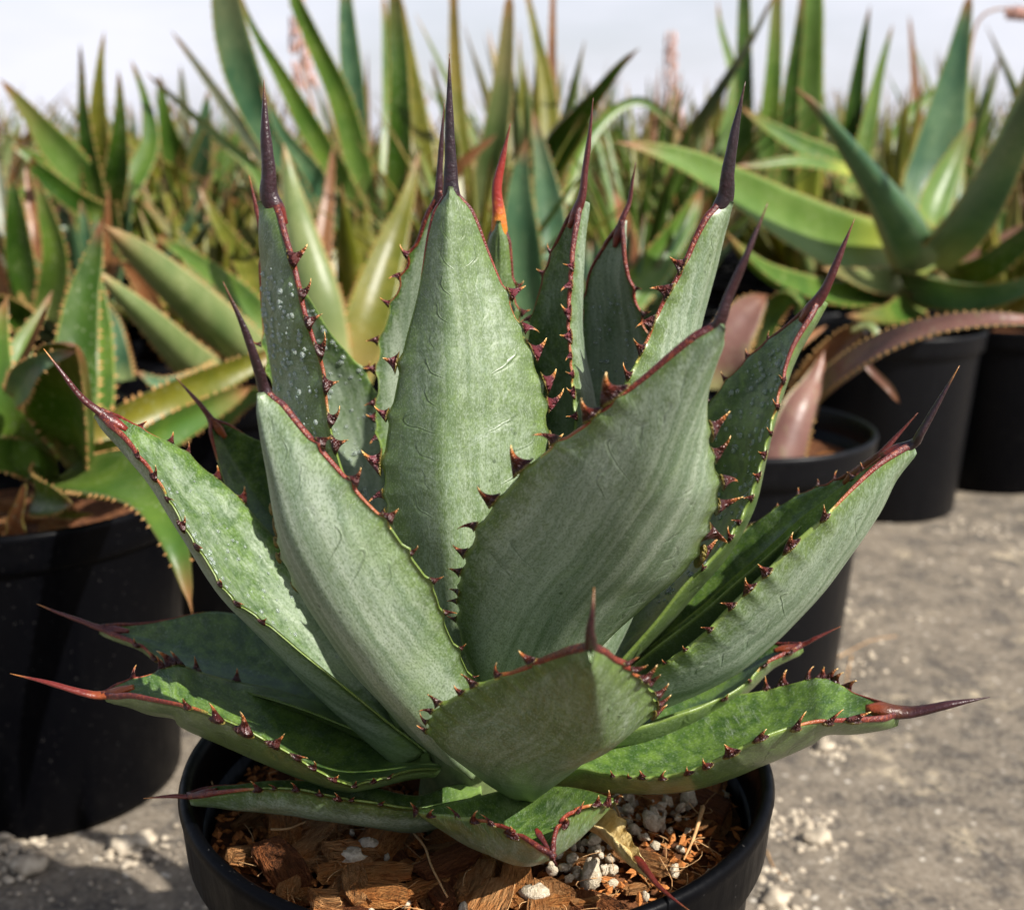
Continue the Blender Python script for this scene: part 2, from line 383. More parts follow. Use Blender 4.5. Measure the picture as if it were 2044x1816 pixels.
# ------------------------------------------------------------------ ground
def build_ground():
    # one sheet, gently uneven near by, reaching past the horizon
    xs = [-900, -200, -60, -20, -8, -4] + [i * 0.12 - 3 for i in range(51)] + [4, 8, 20, 60, 200, 900]
    ys = [-60, -8, -2] + [i * 0.12 - 1 for i in range(60)] + [8, 14, 25, 60, 200, 1500]
    vs, fs = [], []
    for y in ys:
        for x in xs:
            near = 1.0 if abs(x) < 3 and -1 < y < 6 else 0.0
            vs.append((x, y, near * (noise.noise(Vector((x * 1.1, y * 1.1, 0))) * 0.003)))
    nx = len(xs)
    for j in range(len(ys) - 1):
        for i in range(nx - 1): fs.append((j * nx + i, j * nx + i + 1, (j + 1) * nx + i + 1, (j + 1) * nx + i))
    o = obj('ground', mesh('ground', vs, fs, M_GR)); tag(o, kind='structure')
build_ground()

def blob(rng, r, sx=1, sy=1, sz=1, sub=1, amp=0.25, seed=0):
    """irregular lump: subdivided octahedron pushed about by noise"""
    vs = [Vector(v) for v in ((1,0,0),(-1,0,0),(0,1,0),(0,-1,0),(0,0,1),(0,0,-1))]
    fs = [(0,2,4),(2,1,4),(1,3,4),(3,0,4),(2,0,5),(1,2,5),(3,1,5),(0,3,5)]
    for _ in range(sub):
        cache = {}; nf = []
        def mid(a, b):
            k = (min(a, b), max(a, b))
            if k not in cache: vs.append(((vs[a] + vs[b]) / 2).normalized()); cache[k] = len(vs) - 1
            return cache[k]
        for a, b, c in fs:
            ab, bc, ca = mid(a, b), mid(b, c), mid(c, a); nf += [(a, ab, ca), (ab, b, bc), (ca, bc, c), (ab, bc, ca)]
        fs = nf
    out = []
    for v in vs:
        k = 1 + amp * noise.noise(v * 1.3 + Vector((seed * 3.7, seed, 0))) * 2 + amp * 0.5 * noise.noise(v * 3.1 + Vector((0, seed * 2.3, 0)))
        out.append(Vector((v.x * sx, v.y * sy, v.z * sz)) * r * k)
    return out, fs
def join_blobs(name, items, mat, smooth=False):
    V, F = [], []
    for vs, fs in items:
        o = len(V); V += vs; F += [tuple(i + o for i in f) for f in fs]
    return mesh(name, V, F, mat, smooth)

def ground_litter():
    rng = random.Random(3)
    M_G1 = mat_plain('pebble_pale', (0.27, 0.22, 0.16), (0.50, 0.43, 0.33), 120)
    protos = [blob(rng, 1, 1, 0.9, 0.55, 1, 0.3, s) for s in range(6)]
    items = []
    clumps = [(at(1600, 1660, 0), 0), ]
    def gp(x, y):                                   # ground point under a picture position
        d = FW * FPX + Vector((x - CX, 0, 0)) + UP * (CY - y)
        return CAM + d * (-CAM.z / d.z)
    pts = []
    for _ in range(1800):
        x = rng.uniform(0.02, 1.15); y = rng.uniform(-0.05, 2.0)
        n = noise.noise(Vector((x * 5, y * 5, 3.3)))
        if rng.random() < 0.35 + n * 1.1: pts.append((x, y, rng.uniform(0.0006, 0.0019)))
    for cx, cy, n, sr in ((1600, 1655, 110, 0.012), (1650, 1500, 40, 0.007), (1950, 1060, 70, 0.02), (1900, 930, 60, 0.03), (1985, 1150, 30, 0.02),
                          (1545, 1800, 50, 0.012), (25, 1690, 70, 0.007), (15, 1750, 25, 0.006), (250, 1700, 30, 0.006), (300, 1690, 25, 0.006), (1720, 1330, 30, 0.02), (1690, 1230, 50, 0.02)):
        c = gp(cx, cy)
        for _ in range(n): pts.append((rng.gauss(c.x, sr), rng.gauss(c.y, sr * 1.2), rng.uniform(0.0008, 0.0032)))
    for _ in range(120):
        c = gp(rng.uniform(0, 480), rng.uniform(1660, 1830)); pts.append((c.x, c.y, rng.uniform(0.0005, 0.0016)))
    for x, y, r in pts:
        vs, fs = protos[rng.randrange(6)]; a = rng.uniform(0, 6.28); ca, sa = math.cos(a), math.sin(a)
        items.append(([Vector((x + (v.x * ca - v.y * sa) * r, y + (v.x * sa + v.y * ca) * r, v.z * r + r * 0.4)) for v in vs], fs))
    o = obj('gravel', join_blobs('gravel', items, M_G1))
    tag(o, 'pale grit and crumbs scattered over the grey ground', 'gravel', kind='stuff')
    # larger pale lumps one can pick out
    for k, (cx, cy, r, lab) in enumerate(((22, 1672, .0085, 'upper cream lump at the left edge below the shaded pot'), (60, 1735, .008, 'cream lump in the pale crumbs at the left edge of the photo, lower one'),
                       (245, 1693, .0065, 'whitish lump on the dark ground below the left pot, left one of a pair'), (285, 1685, .0068, 'whitish lump on the dark ground below the left pot, right one of a pair'),
                       (1630, 1680, .0065, 'pale yellowish crumb on the open ground right of the front pot'), (1545, 1800, .006, 'pale pebble on the ground by the bottom edge right of the front pot'),
                       (1645, 1497, .0055, 'pale crumb on the ground under the right lowest agave leaf'), (1625, 1240 + 200, .003, 'small white pebble on the ground above the long right lower spine'))):
        c = gp(cx, cy); vs, fs = blob(rng, r, 1.2, 1, .7, 2, .3, k + 20)
        o = obj('pebble', mesh('pebble', vs, fs, M_G1), loc=(c.x, c.y, r * .5)); tag(o, lab, 'pebble')
    # thin dry straws
    for k, (pp, lab) in enumerate(((((1655,1290),(1640,1325),(1680,1310),(1740,1280),(1790,1272)), 'thin reddish straw looping on the ground right of the front pot'),
                      (((1700,1310),(1690,1360),(1695,1410)), 'short reddish straw on the ground behind the right lowest spine'),
                      (((1530,1700),(1545,1735),(1570,1760)), 'short tan straw on the ground right of the front pot rim'))):
        P = [gp(*q) + Vector((0, 0, .0012)) for q in pp]
        o = obj('straw', tube_mesh('straw', P, .0005, .0003, M_FIB, 5)); tag(o, lab, 'straw')

def tube_mesh(name, P, r0, r1, mat, sides=6, n=14):
    C = arc(P, n); vs, fs = [], []
    for i, c in enumerate(C):
        T = (C[min(i + 1, n)] - C[max(i - 1, 0)]).normalized()
        A = T.orthogonal().normalized() if i == 0 else (A - T * A.dot(T)).normalized()
        B = T.cross(A); r = r0 + (r1 - r0) * i / n
        for k in range(sides):
            a = 2 * math.pi * k / sides; vs.append(c + A * (math.cos(a) * r) + B * (math.sin(a) * r))
    for i in range(n):
        for k in range(sides):
            k2 = (k + 1) % sides; fs.append((i * sides + k, i * sides + k2, (i + 1) * sides + k2, (i + 1) * sides + k))
    fs += [tuple(range(sides))[::-1], tuple(n * sides + k for k in range(sides))]
    return mesh(name, vs, fs, mat)
ground_litter()

# ------------------------------------------------------------------ pots
def lathe(name, prof, mat, seg=96, wob=0.0):
    vs, fs = [], []
    for r, z in prof:
        for k in range(seg):
            a = 2 * math.pi * k / seg; rr = r * (1 + wob * math.sin(2 * a + 0.7))
            vs.append((rr * math.cos(a), rr * math.sin(a), z))
    for i in range(len(prof) - 1):
        for k in range(seg):
            k2 = (k + 1) % seg; fs.append((i * seg + k, i * seg + k2, (i + 1) * seg + k2, (i + 1) * seg + k))
    return mesh(name, vs, fs, mat)
pot_cache = {}
def pot(loc, label, rad=0.1, h=0.19, mat=None, group=None, detailed=True, soil=True, sz=None):
    key = (round(rad, 3), round(h, 3), mat.name if mat else '')
    e = empty('plant_pot', loc, label, 'pot', group)
    if key not in pot_cache:
        r, m = rad, mat or M_POT
        body = [(r * .02, .004), (r * .76, .004), (r * .80, .0), (r * .815, .004), (r * .925, h - .034), (r * .935, h - .022), (r * .940, h - .016), (r * .915, h - .016), (r * .905, h - .03), (r * .80, .008), (r * .02, .008)]
        rim = [(r * .938, h - .021), (r * .965, h - .0215), (r * .975, h - .020), (r * .985, h - .006), (r * .992, h - .002), (r * .985, h), (r * .965, h + .0008), (r * .948, h - .0005), (r * .938, h - .004), (r * .922, h - .016), (r * .925, h - .0215), (r * .938, h - .021)]
        def sub(pr, k):
            o = []
            for a, b in zip(pr, pr[1:]):
                for i in range(k): o.append((a[0] + (b[0] - a[0]) * i / k, a[1] + (b[1] - a[1]) * i / k))
            return o + [pr[-1]]
        zs = sz if sz else h - .024
        sv = [(r * .905, zs)] + [(r * .905 * (1 - i / 12), zs + .002 * math.sin(i * 1.7)) for i in range(1, 12)] + [(.0005, zs)]
        pot_cache[key] = (lathe('pot_body', body, m), lathe('pot_rim', sub(rim, 2), m, 128), lathe('soil', sv, M_SOIL, 40))
    b, r_, s_ = pot_cache[key]
    obj('pot_body', b, e); obj('rim', r_, e)
    if soil: obj('soil', s_, e)
    return e

# ------------------------------------------------------------------ agave leaves
def tooth_mesh(name, hook, mat, fat=1.0, seed=0):
    """curved thorn, unit height along +Y, base spread along X"""
    rng = random.Random(seed)
    n, sides = 9, 10; vs, fs, hh = [], [], []
    for i in range(n + 1):
        s = i / n
        cx = hook * (s ** 2.0) * 0.62; cy = s * (1.0 - 0.16 * abs(hook) * s * s); cz = 0.10 * math.sin(s * 2.5 + seed)
        wx = (0.36 * (1 - s) ** 3.2 + 0.125 * (1 - s) ** 0.75 + 0.012) * fat
        wz = (0.10 * (1 - s) ** 2.0 + 0.10 * (1 - s) ** 0.75 + 0.010) * fat
        ang = -math.atan2(hook * s * 1.25, 1.0)
        for k in range(sides):
            a = 2 * math.pi * k / sides; x = math.cos(a) * wx; z = math.sin(a) * wz
            vs.append(Vector((cx + x * math.cos(ang), cy - 0.10 + x * math.sin(ang), cz + z))); hh.append(s)
    for i in range(n):
        for k in range(sides):
            k2 = (k + 1) % sides; fs.append((i * sides + k, (i + 1) * sides + k, (i + 1) * sides + k2, i * sides + k2))
    fs.append(tuple(range(sides))); fs.append(tuple(n * sides + k for k in range(sides))[::-1])
    return mesh(name, vs, fs, mat, True, None, {'h': hh})
TM = {}
for mk, m_ in (('m', M_T), ('p', M_T2)):
    TM[mk] = [tooth_mesh('tooth', hk, m_, ft, i) for i, (hk, ft) in enumerate(((0.55, 1.0), (0.95, .9), (-0.5, 1.0), (0.15, 1.1), (-0.9, .85), (0.75, 1.2)))]

LEAF_LOG = []
def leaf(parent, name, L, Rr, YL, YR, nref, g, spine, teethL=(), teethR=(), th=0.0042, pw=1.8, bloom=0.55, dark=1.0, seed=0.0, ts=1.0,
         redL=0.3, redR=0.3, sp_col=(0.1, 0, 0.2), label=None, nv=110, nu=22, tcol='m', sr=None, teat=0.0016, drops=None, wav=0.0009, mat=None, tdir=0, flatsp=0.8, kc=0.0, tup=(0, 0, .2)):
    rng = random.Random(int(seed * 1000) + 5)
    nref = Vector(nref)
    Lp = arc([Vector((a, b)) for a, b in L], nv); Rp = arc([Vector((a, b)) for a, b in Rr], nv)
    def tt_of(lst, Q):
        out = []
        for q in lst:
            out.append(q if isinstance(q, float) else min(range(nv + 1), key=lambda i: (Q[i].x - q[0]) ** 2 + (Q[i].y - q[1]) ** 2) / nv)
        return out
    teethL, teethR = tt_of(teethL, Lp), tt_of(teethR, Rp)
    PL = [at(Lp[i].x, Lp[i].y, spl(YL, i / nv)) for i in range(nv + 1)]
    PR = [at(Rp[i].x, Rp[i].y, spl(YR, i / nv)) for i in range(nv + 1)]
    Mi = [(a + b) / 2 for a, b in zip(PL, PR)]
    Ts, Ss, Ns = [], [], []
    for i in range(nv + 1):
        T = (Mi[min(nv, i + 2)] - Mi[max(0, i - 2)]).normalized()
        S = (PR[i] - PL[i])
        if S.length < 0.004 and i > 5: S = Ss[-1].copy()
        S = (S - T * S.dot(T)).normalized()
        if i: S = (Ss[-1] * 0.6 + S * 0.4).normalized()
        N = S.cross(T).normalized()
        if N.dot(nref) < 0: N = -N
        Ts.append(T); Ss.append(S); Ns.append(N)
    for _ in range(6):
        Ns = [(Ns[max(0, i - 1)] + Ns[i] * 2 + Ns[min(nv, i + 1)]).normalized() for i in range(nv + 1)]
    vl = [0.0]
    for i in range(nv): vl.append(vl[-1] + (Mi[i + 1] - Mi[i]).length)
    LEAF_LOG.append((label or name, round(vl[-1], 3), round(max((a - b).length for a, b in zip(PL, PR)), 3), tuple(round(c, 3) for c in Mi[-1])))
    # margin swells where a tooth sits
    def teat_at(t, lst):
        return sum(math.exp(-((t - q) / 0.011) ** 2) for q in lst) * teat
    def wave(t, ph): return wav * noise.noise(Vector((t * 9, ph, seed)))
    vs, fs, A = [], [], {'u': [], 'um': [], 'v': [], 't': [], 'side': []}
    nl = nu + 1
    EL, ER = [], []
    for i in range(nv + 1):
        t = i / nv; N = Ns[i]; gg = spl(g, t) if len(g) > 1 else g[0]
        # soften the gutter at the very tip so it runs into the spine
        eL = PL[i] + (PL[i] - PR[i]).normalized() * (teat_at(t, teethL) + wave(t, 1.3)) * sm(1.0, 0.93, t)
        eR = PR[i] + (PR[i] - PL[i]).normalized() * (teat_at(t, teethR) + wave(t, 7.7)) * sm(1.0, 0.93, t)
        bL, bR = PL[i], PR[i]
        nk = 0.62 * sm(0.955, 1.0, t) if spine else 0
        em = (eL + eR) / 2; eL = eL.lerp(em, nk); eR = eR.lerp(em, nk); bL = bL.lerp(em, nk); bR = bR.lerp(em, nk)
        EL.append(eL); ER.append(eR)
        hw = (eR - eL).length / 2; mid = (eL + eR) / 2
        hm = th * 0.5 * (1.0 - 0.45 * t) ; hm = min(hm, hw * 0.9)
        for side in (0, 1):
            for k in range(nl):
                u = -1 + 2 * k / nu; au = abs(u)
                u2 = math.copysign(1 - (1 - au) ** 1.25, u)
                au = abs(u2)
                ak = abs((u2 - kc) / (1 + kc) if u2 < kc else (u2 - kc) / (1 - kc))
                P = bL.lerp(bR, (u2 + 1) / 2) + ((eL - bL) if u2 < 0 else (eR - bR)) * au ** 9 - N * (gg * (1 - (ak * ak + .006) ** (pw / 2)))
                hh = hm * max(0.0, 1 - au ** 3) ** 0.6 + 0.00035
                rip = 0.0007 * noise.noise(Vector((u2 * 1.6, vl[i] * 16, seed * 3))) + 0.00035 * noise.noise(Vector((u2 * 5, vl[i] * 70, seed)))
                rip *= (1 - au ** 6) * sm(0, 0.004, hw)
                P = P + N * ((hh if side else -hh) + rip)
                vs.append(P)
                A['u'].append(u2); A['um'].append(u2 * hw); A['v'].append(vl[i]); A['t'].append(t); A['side'].append(side)
    row = 2 * nl
    flip = (Ss[nv // 2].cross(Ts[nv // 2])).dot(Ns[nv // 2]) > 0
    for i in range(nv):
        for k in range(nu):
            a, b = i * row + k, i * row + k + 1; c, d = b + row, a + row
            fs.append((a, b, c, d)[::1 if flip else -1]); a, b, c, d = a + nl, b + nl, c + nl, d + nl; fs.append((a, d, c, b)[::1 if flip else -1])
        for k in (0, nu):
            a, b = i * row + k, i * row + nl + k; c, d = b + row, a + row
            fs.append((a, b, c, d))
    fs.append(tuple(range(nl)) + tuple(range(2 * nl - 1, nl - 1, -1)))
    e0 = nv * row; fs.append(tuple(e0 + k for k in range(nl)) + tuple(e0 + k for k in range(2 * nl - 1, nl - 1, -1)))
    lf = obj('leaf', mesh('leaf', vs, fs, mat or M_BL, True, None, A), parent)
    if label: lf['label'] = label
    lf.color = (bloom, dark, seed - int(seed), 1)
    org = parent.location
    lf.location = -org if parent.type == 'EMPTY' else (0, 0, 0)
    # spine
    if spine:
        C = [Mi[-1] - Ts[-1] * 0.010, Mi[-1]] + [at(*q) for q in spine]
        w0 = sr if sr else max(0.0022, (PR[-3] - PL[-3]).length / 2 * 0.93)
        n, sd = 26, 14; cc = arc(C, n); sv, sf, hh = [], [], []
        S = Ss[-1].copy(); Np = Ns[-1]
        for i, c in enumerate(cc):
            q = i / n; T = (cc[min(n, i + 1)] - cc[max(0, i - 1)]).normalized()
            S = (S - T * S.dot(T)).normalized(); B = T.cross(S)
            r = w0 * (0.30 + 0.70 * sm(-.02, .17, q)) * ((1 - q) ** 1.12 * (1 - 0.22 * math.sin(math.pi * min(1, q * 1.5)))) + 0.00012
            for k in range(sd):
                a = 2 * math.pi * k / sd
                fl = 1 - 0.18 * (math.sin(a) > 0.6) * (1 - q)
                lump = 1 + 0.05 * math.cos(3 * a + seed) * (1 - q) + 0.09 * noise.noise(Vector((math.cos(a) * 1.5, math.sin(a) * 1.5, q * 9 + seed)))
                sv.append(c + (S * math.cos(a) + B * (math.sin(a) * flatsp * fl)) * r * lump); hh.append(q)
        for i in range(n):
            for k in range(sd):
                k2 = (k + 1) % sd; sf.append((i * sd + k, i * sd + k2, (i + 1) * sd + k2, (i + 1) * sd + k))
        sf.append(tuple(range(sd))[::-1]); sf.append(tuple(n * sd + k for k in range(sd)))
        s_ = obj('spine', mesh('spine', sv, sf, M_SP, True, None, {'h': hh}), lf); s_.color = (*sp_col, 1)
    # horny margins running down from the spine
    for E, rd, sgn in ((EL, redL, -1), (ER, redR, 1)):
        if rd <= 0: continue
        i0 = int(nv * (1 - rd)); pts = E[i0:]; m = len(pts); mv, mf, mh = [], [], []
        for i, c in enumerate(pts):
            q = i / (m - 1); j = i0 + i; T = Ts[j]; S = Ss[j] * sgn; N = Ns[j]
            w_ = (0.00015 + 0.0009 * q ** 0.9) ; w2 = 0.0003 + 0.0006 * q
            for k in range(8):
                a = 2 * math.pi * k / 8
                mv.append(c - S * w_ * 0.35 + S * math.cos(a) * w_ - N * (math.sin(a) * w2 * 1.3)); mh.append(q)
        for i in range(m - 1):
            for k in range(8):
                k2 = (k + 1) % 8; mf.append((i * 8 + k, i * 8 + k2, (i + 1) * 8 + k2, (i + 1) * 8 + k))
        mf.append(tuple(range(8))); mf.append(tuple((m - 1) * 8 + k for k in range(8)))
        obj('horny_margin', mesh('horny_margin', mv, mf, M_MG, True, None, {'h': mh}), lf)
    # teeth
    for lst, E, sgn in ((teethL, EL, -1), (teethR, ER, 1)):
        for q in lst:
            i = min(nv, max(0, int(q * nv))); P = E[i]; T = Ts[i]; O = Ss[i] * sgn
            O = (O + Ns[i] * (0.15 + rng.uniform(-.15, .35)) + Vector(tup)).normalized()
            T2 = (E[min(nv, i + 2)] - E[max(0, i - 2)]).normalized(); Z = T2.cross(O).normalized(); O = Z.cross(T2).normalized()
            size = 0.0060 * ts * (0.35 + 0.65 * sm(0.05, 0.55, q)) * rng.uniform(0.85, 1.2) * (1 - 0.25 * sm(0.8, 1, q))
            m4 = Matrix((T2, O, Z)).transposed().to_4x4()
            pool = TM[tcol]; me = pool[rng.choice((0, 1, 3, 5)) if rng.random() < (0.75 if tdir == 0 else (1 if tdir > 0 else 0)) else rng.choice((2, 4))]
            to = obj('tooth', me, lf)
            to.matrix_local = Matrix.Translation(P + O * size * 0.02) @ m4 @ Matrix.Diagonal((size * rng.uniform(.7, 1.15), size * rng.uniform(.8, 1.1), size * rng.uniform(.75, 1), 1))
    # water drops
    if drops:
        n, t0, t1, u0, u1, sgn, rr = drops
        rg = random.Random(int(seed * 77)); items = []
        pr = blob(rg, 1, 1, 1, 1, 2, 0.0, 0)
        for _ in range(n):
            t = rg.uniform(t0, t1); u = rg.uniform(u0, u1); i = int(t * nv); au = abs(u)
            gg = spl(g, t) if len(g) > 1 else g[0]
            ak = abs((u - kc) / (1 + kc) if u < kc else (u - kc) / (1 - kc))
            P = EL[i].lerp(ER[i], (u + 1) / 2) - Ns[i] * (gg * (1 - (ak * ak + .006) ** (pw / 2))) + Ns[i] * sgn * (th * 0.5 * (1 - 0.45 * t) * (1 - au ** 3) ** .6 + 0.00035)
            rip = 0.0007 * noise.noise(Vector((u * 1.6, vl[i] * 16, seed * 3))) + 0.00035 * noise.noise(Vector((u * 5, vl[i] * 70, seed)))
            P = P + Ns[i] * rip * (1 - au ** 6)
            r = rr * rg.uniform(0.25, 1.0) ** 1.6
            nn = Ns[i] * sgn
            items.append(([P + (v - nn * v.dot(nn) * 0.30) * r for v in pr[0]], pr[1]))
        d = obj('water_drops', join_blobs('water_drops', items, M_W, True), lf); d['kind'] = 'stuff'
    return lf

# ------------------------------------------------------------------ the front pot and its agave
PH, PR_ = 0.19, 0.1
front_pot = pot(Vector((0, 0, 0)), 'black round plastic pot in front holding the big grey-green agave', PR_, PH, sz=0.166)
AG = empty('agave', Vector((0, 0, 0.165)), 'large grey-green agave with maroon spines and hooked teeth in the front pot', 'agave')
# short stem hidden by the leaf bases
def stem(parent, loc, r0, r1, z0, z1, mat):
    vs, fs = [], []
    for i in range(9):
        q = i / 8; r = (r0 + (r1 - r0) * q) * (1 - max(0, q - .8) * 3)
        for k in range(20):
            a = 2 * math.pi * k / 20; rr = r * (1 + .06 * math.sin(k * 3.1 + i)); vs.append(Vector((rr * math.cos(a), rr * math.sin(a), z0 + (z1 - z0) * q)) + loc)
    for i in range(8):
        for k in range(20):
            k2 = (k + 1) % 20; fs.append((i * 20 + k, i * 20 + k2, (i + 1) * 20 + k2, (i + 1) * 20 + k))
    fs.append(tuple(range(160, 180)))
    return obj('stem', mesh('stem', vs, fs, mat), parent)
M_STEM = mat_plain('agave_stem', (0.10, 0.14, 0.05), (0.20, 0.24, 0.10), 120, 0.6)
st = stem(AG, Vector((0, 0.002, 0)), 0.020, 0.020, -0.012, 0.05, M_STEM)

LF = leaf
# centre leaf
LF(AG, 'c', [(930,1500),(860,1350),(815,1200),(785,1060),(770,960),(771,890),(783,800),(805,705),(828,620),(843,540),(860,450),(882,372)],
   [(1000,1500),(1035,1330),(1065,1170),(1085,1030),(1092,900),(1083,810),(1066,725),(1040,655),(1008,585),(975,505),(945,430),(918,372)],
   [-.010,-.016,-.012,-.004,.002,.004], [-.010,-.012,-.006,.0,.004,.004], (0,1,0), [.012,.014,.015,.012,.008,.002],
   [(899,320,.004),(897,215,.004),(897,107,.004)],
   teethL=[(785,714),(766,829),(771,917),(778,980),(782,1030),(790,1090)], teethR=[(1008,590),(1035,652),(1058,705),(1075,765),(1088,812),(1090,870)],
   seed=1.31, bloom=.50, redL=.16, redR=.26, pw=1.15, kc=-.28, sp_col=(0.02,0,.2), label='upright broad centre leaf with a dark purple spine', ts=1.1, tcol='p')
# big right leaf
LF(AG, 'r', [(990,1440),(948,1350),(921,1280),(921,1200),(931,1130),(952,1060),(985,1012),(1046,942),(1090,900),(1140,866),(1185,836),(1270,765),(1362,690),(1425,640)],
   [(1080,1440),(1150,1345),(1220,1270),(1290,1205),(1360,1145),(1395,1090),(1415,1040),(1431,975),(1428,940),(1414,870),(1412,790),(1428,725),(1444,680),(1448,640)],
   [-.022,-.040,-.060,-.075,-.085,-.090], [-.018,-.028,-.042,-.058,-.072,-.088], (-.2,1,0.1), [.008,.010,.011,.011,.008,.002],
   [(1455,590,-.089),(1490,510,-.090),(1533,405,-.088)],
   teethL=[(1232,790),(1190,832),(1112,885),(1050,935),(992,1003),(950,1055),(935,1108),(927,1140),(921,1175),(920,1205),(921,1235)],
   teethR=[(1414,860),(1418,905),(1431,955),(1425,1005),(1412,1060),(1385,1105)],
   seed=2.12, bloom=.82, redL=.42, redR=.10, pw=1.6, sp_col=(0.10,0,.2), label='broadest leaf leaning right with a long red upper margin', ts=1.2, wav=.0006)
# left front leaf
LF(AG, 'l', [(925,1520),(860,1490),(806,1450),(749,1385),(681,1305),(625,1220),(592,1165),(566,1105),(555,1045),(547,984),(537,910),(525,840),(512,782)],
   [(965,1500),(952,1430),(938,1360),(912,1298),(884,1237),(868,1190),(848,1155),(820,1112),(790,1070),(758,1030),(715,985),(670,930),(615,868),(560,800),(545,778)],
   [-.022,-.038,-.048,-.054,-.057,-.060], [-.026,-.048,-.066,-.072,-.070,-.062], (.3,1,0.1), [.006,.012,.014,.012,.008,.002],
   [(515,735,-.063),(487,655,-.065),(445,562,-.066)],
   teethR=[(635,888),(700,965),(768,1035),(812,1100),(856,1163),(884,1228),(914,1302),(938,1352)], teethL=[(550,1012),(549,1045),(556,1075),(566,1110),(590,1160)],
   seed=3.27, bloom=.80, redL=.06, redR=.42, pw=1.5, sp_col=(0.06,0,.3), tup=(1.0, 0, .7), label='left front leaf with a dull silvery back and worn dark spine', ts=.75)
# front leaf coming at the camera
LF(AG, 'f', [(1015,1578),(960,1548),(905,1510),(868,1478),(860,1448),(882,1412),(935,1380),(1010,1347),(1090,1315),(1160,1288)],
   [(1075,1578),(1110,1552),(1160,1515),(1225,1468),(1280,1440),(1305,1412),(1298,1380),(1262,1345),(1228,1316),(1198,1288)],
   [-.024,-.045,-.062,-.076,-.095,-.118], [-.022,-.042,-.058,-.072,-.092,-.118], (0,1,.8), [.002,.007,.012,.013,.009,.003],
   [(1178,1255,-.124),(1183,1215,-.126),(1186,1172,-.124)],
   teethL=[(1068,1322),(1010,1347),(960,1368),(935,1380),(890,1405),(872,1425),(862,1442),(861,1462)], teethR=[(1236,1322),(1250,1335),(1270,1352),(1285,1365),(1298,1385),(1305,1405),(1303,1425)],
   seed=4.55, bloom=.50, redL=.32, redR=.22, pw=1.5, kc=.26, sp_col=(0.15,0,.4), tup=(0, 0, .45), label='short foremost leaf pointing at the viewer, keeled and half in shade', ts=.82)
# left red tipped low leaf
LF(AG, 'lr', [(850,1490),(749,1450),(640,1405),(540,1375),(473,1362),(405,1345),(350,1328),(300,1348),(262,1358),(207,1378)],
   [(880,1535),(826,1537),(749,1556),(700,1564),(640,1540),(581,1504),(537,1480),(483,1450),(432,1429),(371,1409),(304,1397),(255,1389),(205,1396)],
   [-.002,.010,.012,.006,-.010,-.028], [-.026,-.046,-.058,-.060,-.048,-.030], (.2,0,1), [.004,.010,.013,.012,.009,.002],
   [(165,1382,-.030),(95,1362,-.030),(20,1344,-.028)],
   teethR=[(371,1407),(434,1428),(487,1451),(537,1480),(590,1508),(625,1530),(662,1552),(708,1563),(745,1556),(780,1550)], teethL=[(262,1356),(320,1335),(338,1328),(352,1328),(392,1342),(470,1362)],
   seed=5.71, bloom=-.15, redR=.30, redL=.16, sp_col=(.75,.25,.6), tup=(0, 0, 1.6), label='low left leaf with an orange-red spine', ts=.95, pw=1.5)
# dark left leaf above it
LF(AG, 'ld', [(830,1470),(740,1360),(650,1280),(560,1245),(500,1232),(440,1224),(390,1224),(338,1236),(280,1245),(205,1246)],
   [(840,1510),(740,1470),(620,1420),(500,1385),(420,1362),(360,1340),(307,1310),(280,1287),(236,1270),(195,1259)],
   [-.004,.025,.045,.052,.045,.028], [-.012,-.010,-.004,.006,.016,.026], (.2,0,1), [.004,.008,.010,.009,.006,.002],
   [(160,1238,.026),(115,1222,.025),(74,1205,.026)],
   teethR=[(307,1310),(275,1283),(330,1325),(345,1333)], teethL=[], seed=6.33, bloom=-.45, redR=.22, redL=.30, sp_col=(.6,0,.8),
   tup=(0, 0, 1.6), label='dark green left leaf with a pinkish spine, above the red-tipped one', ts=.75)
# left upper leaf
LF(AG, 'lu', [(820,1470),(735,1330),(650,1210),(590,1130),(545,1075),(490,1012),(449,971),(405,937),(370,905),(330,882),(290,862),(250,840),(206,814)],
   [(850,1500),(760,1430),(681,1366),(610,1308),(527,1240),(476,1203),(439,1163),(395,1093),(368,1049),(338,995),(307,947),(277,910),(240,866),(187,826)],
   [-.004,.010,.018,.018,.008,-.012], [-.014,-.024,-.032,-.034,-.028,-.014], (1,-.2,.8), [.008,.012,.012,.010,.007,.002],
   [(160,790,-.015),(125,745,-.016),(87,696,-.015)],
   teethR=[(277,908),(307,947),(336,993),(366,1047),(395,1093),(439,1163),(476,1203),(527,1240)], teethL=[(278,856),(336,884),(376,908),(430,955),(480,1003)],
   seed=7.64, bloom=1.0, drops=(160,.2,.8,-.7,.8,1,.0010), redR=.22, redL=.14, sp_col=(.35,0,1), tup=(.5, 0, 1.3), label='long left leaf reaching up with a silvery lit inner face', ts=.72)
# small dark leaf behind it
LF(AG, 'lb', [(800,1430),(700,1300),(600,1160),(510,1060),(460,990),(436,930),(424,880),(412,834)],
   [(850,1420),(790,1290),(710,1140),(640,1030),(580,950),(530,893),(480,862),(424,830)],
   [.0,.03,.05,.06,.062], [.004,.045,.07,.08,.064], (.6,-1,.6), [.004,.007,.008,.006,.002],
   [(400,808,.062),(375,780,.062),(350,753,.063)], seed=8.21, bloom=-.1, redR=.10, redL=.12, sp_col=(.5,.2,1), label='small dark leaf behind the silvery left leaf', ts=.6, teethR=[.75,.85])
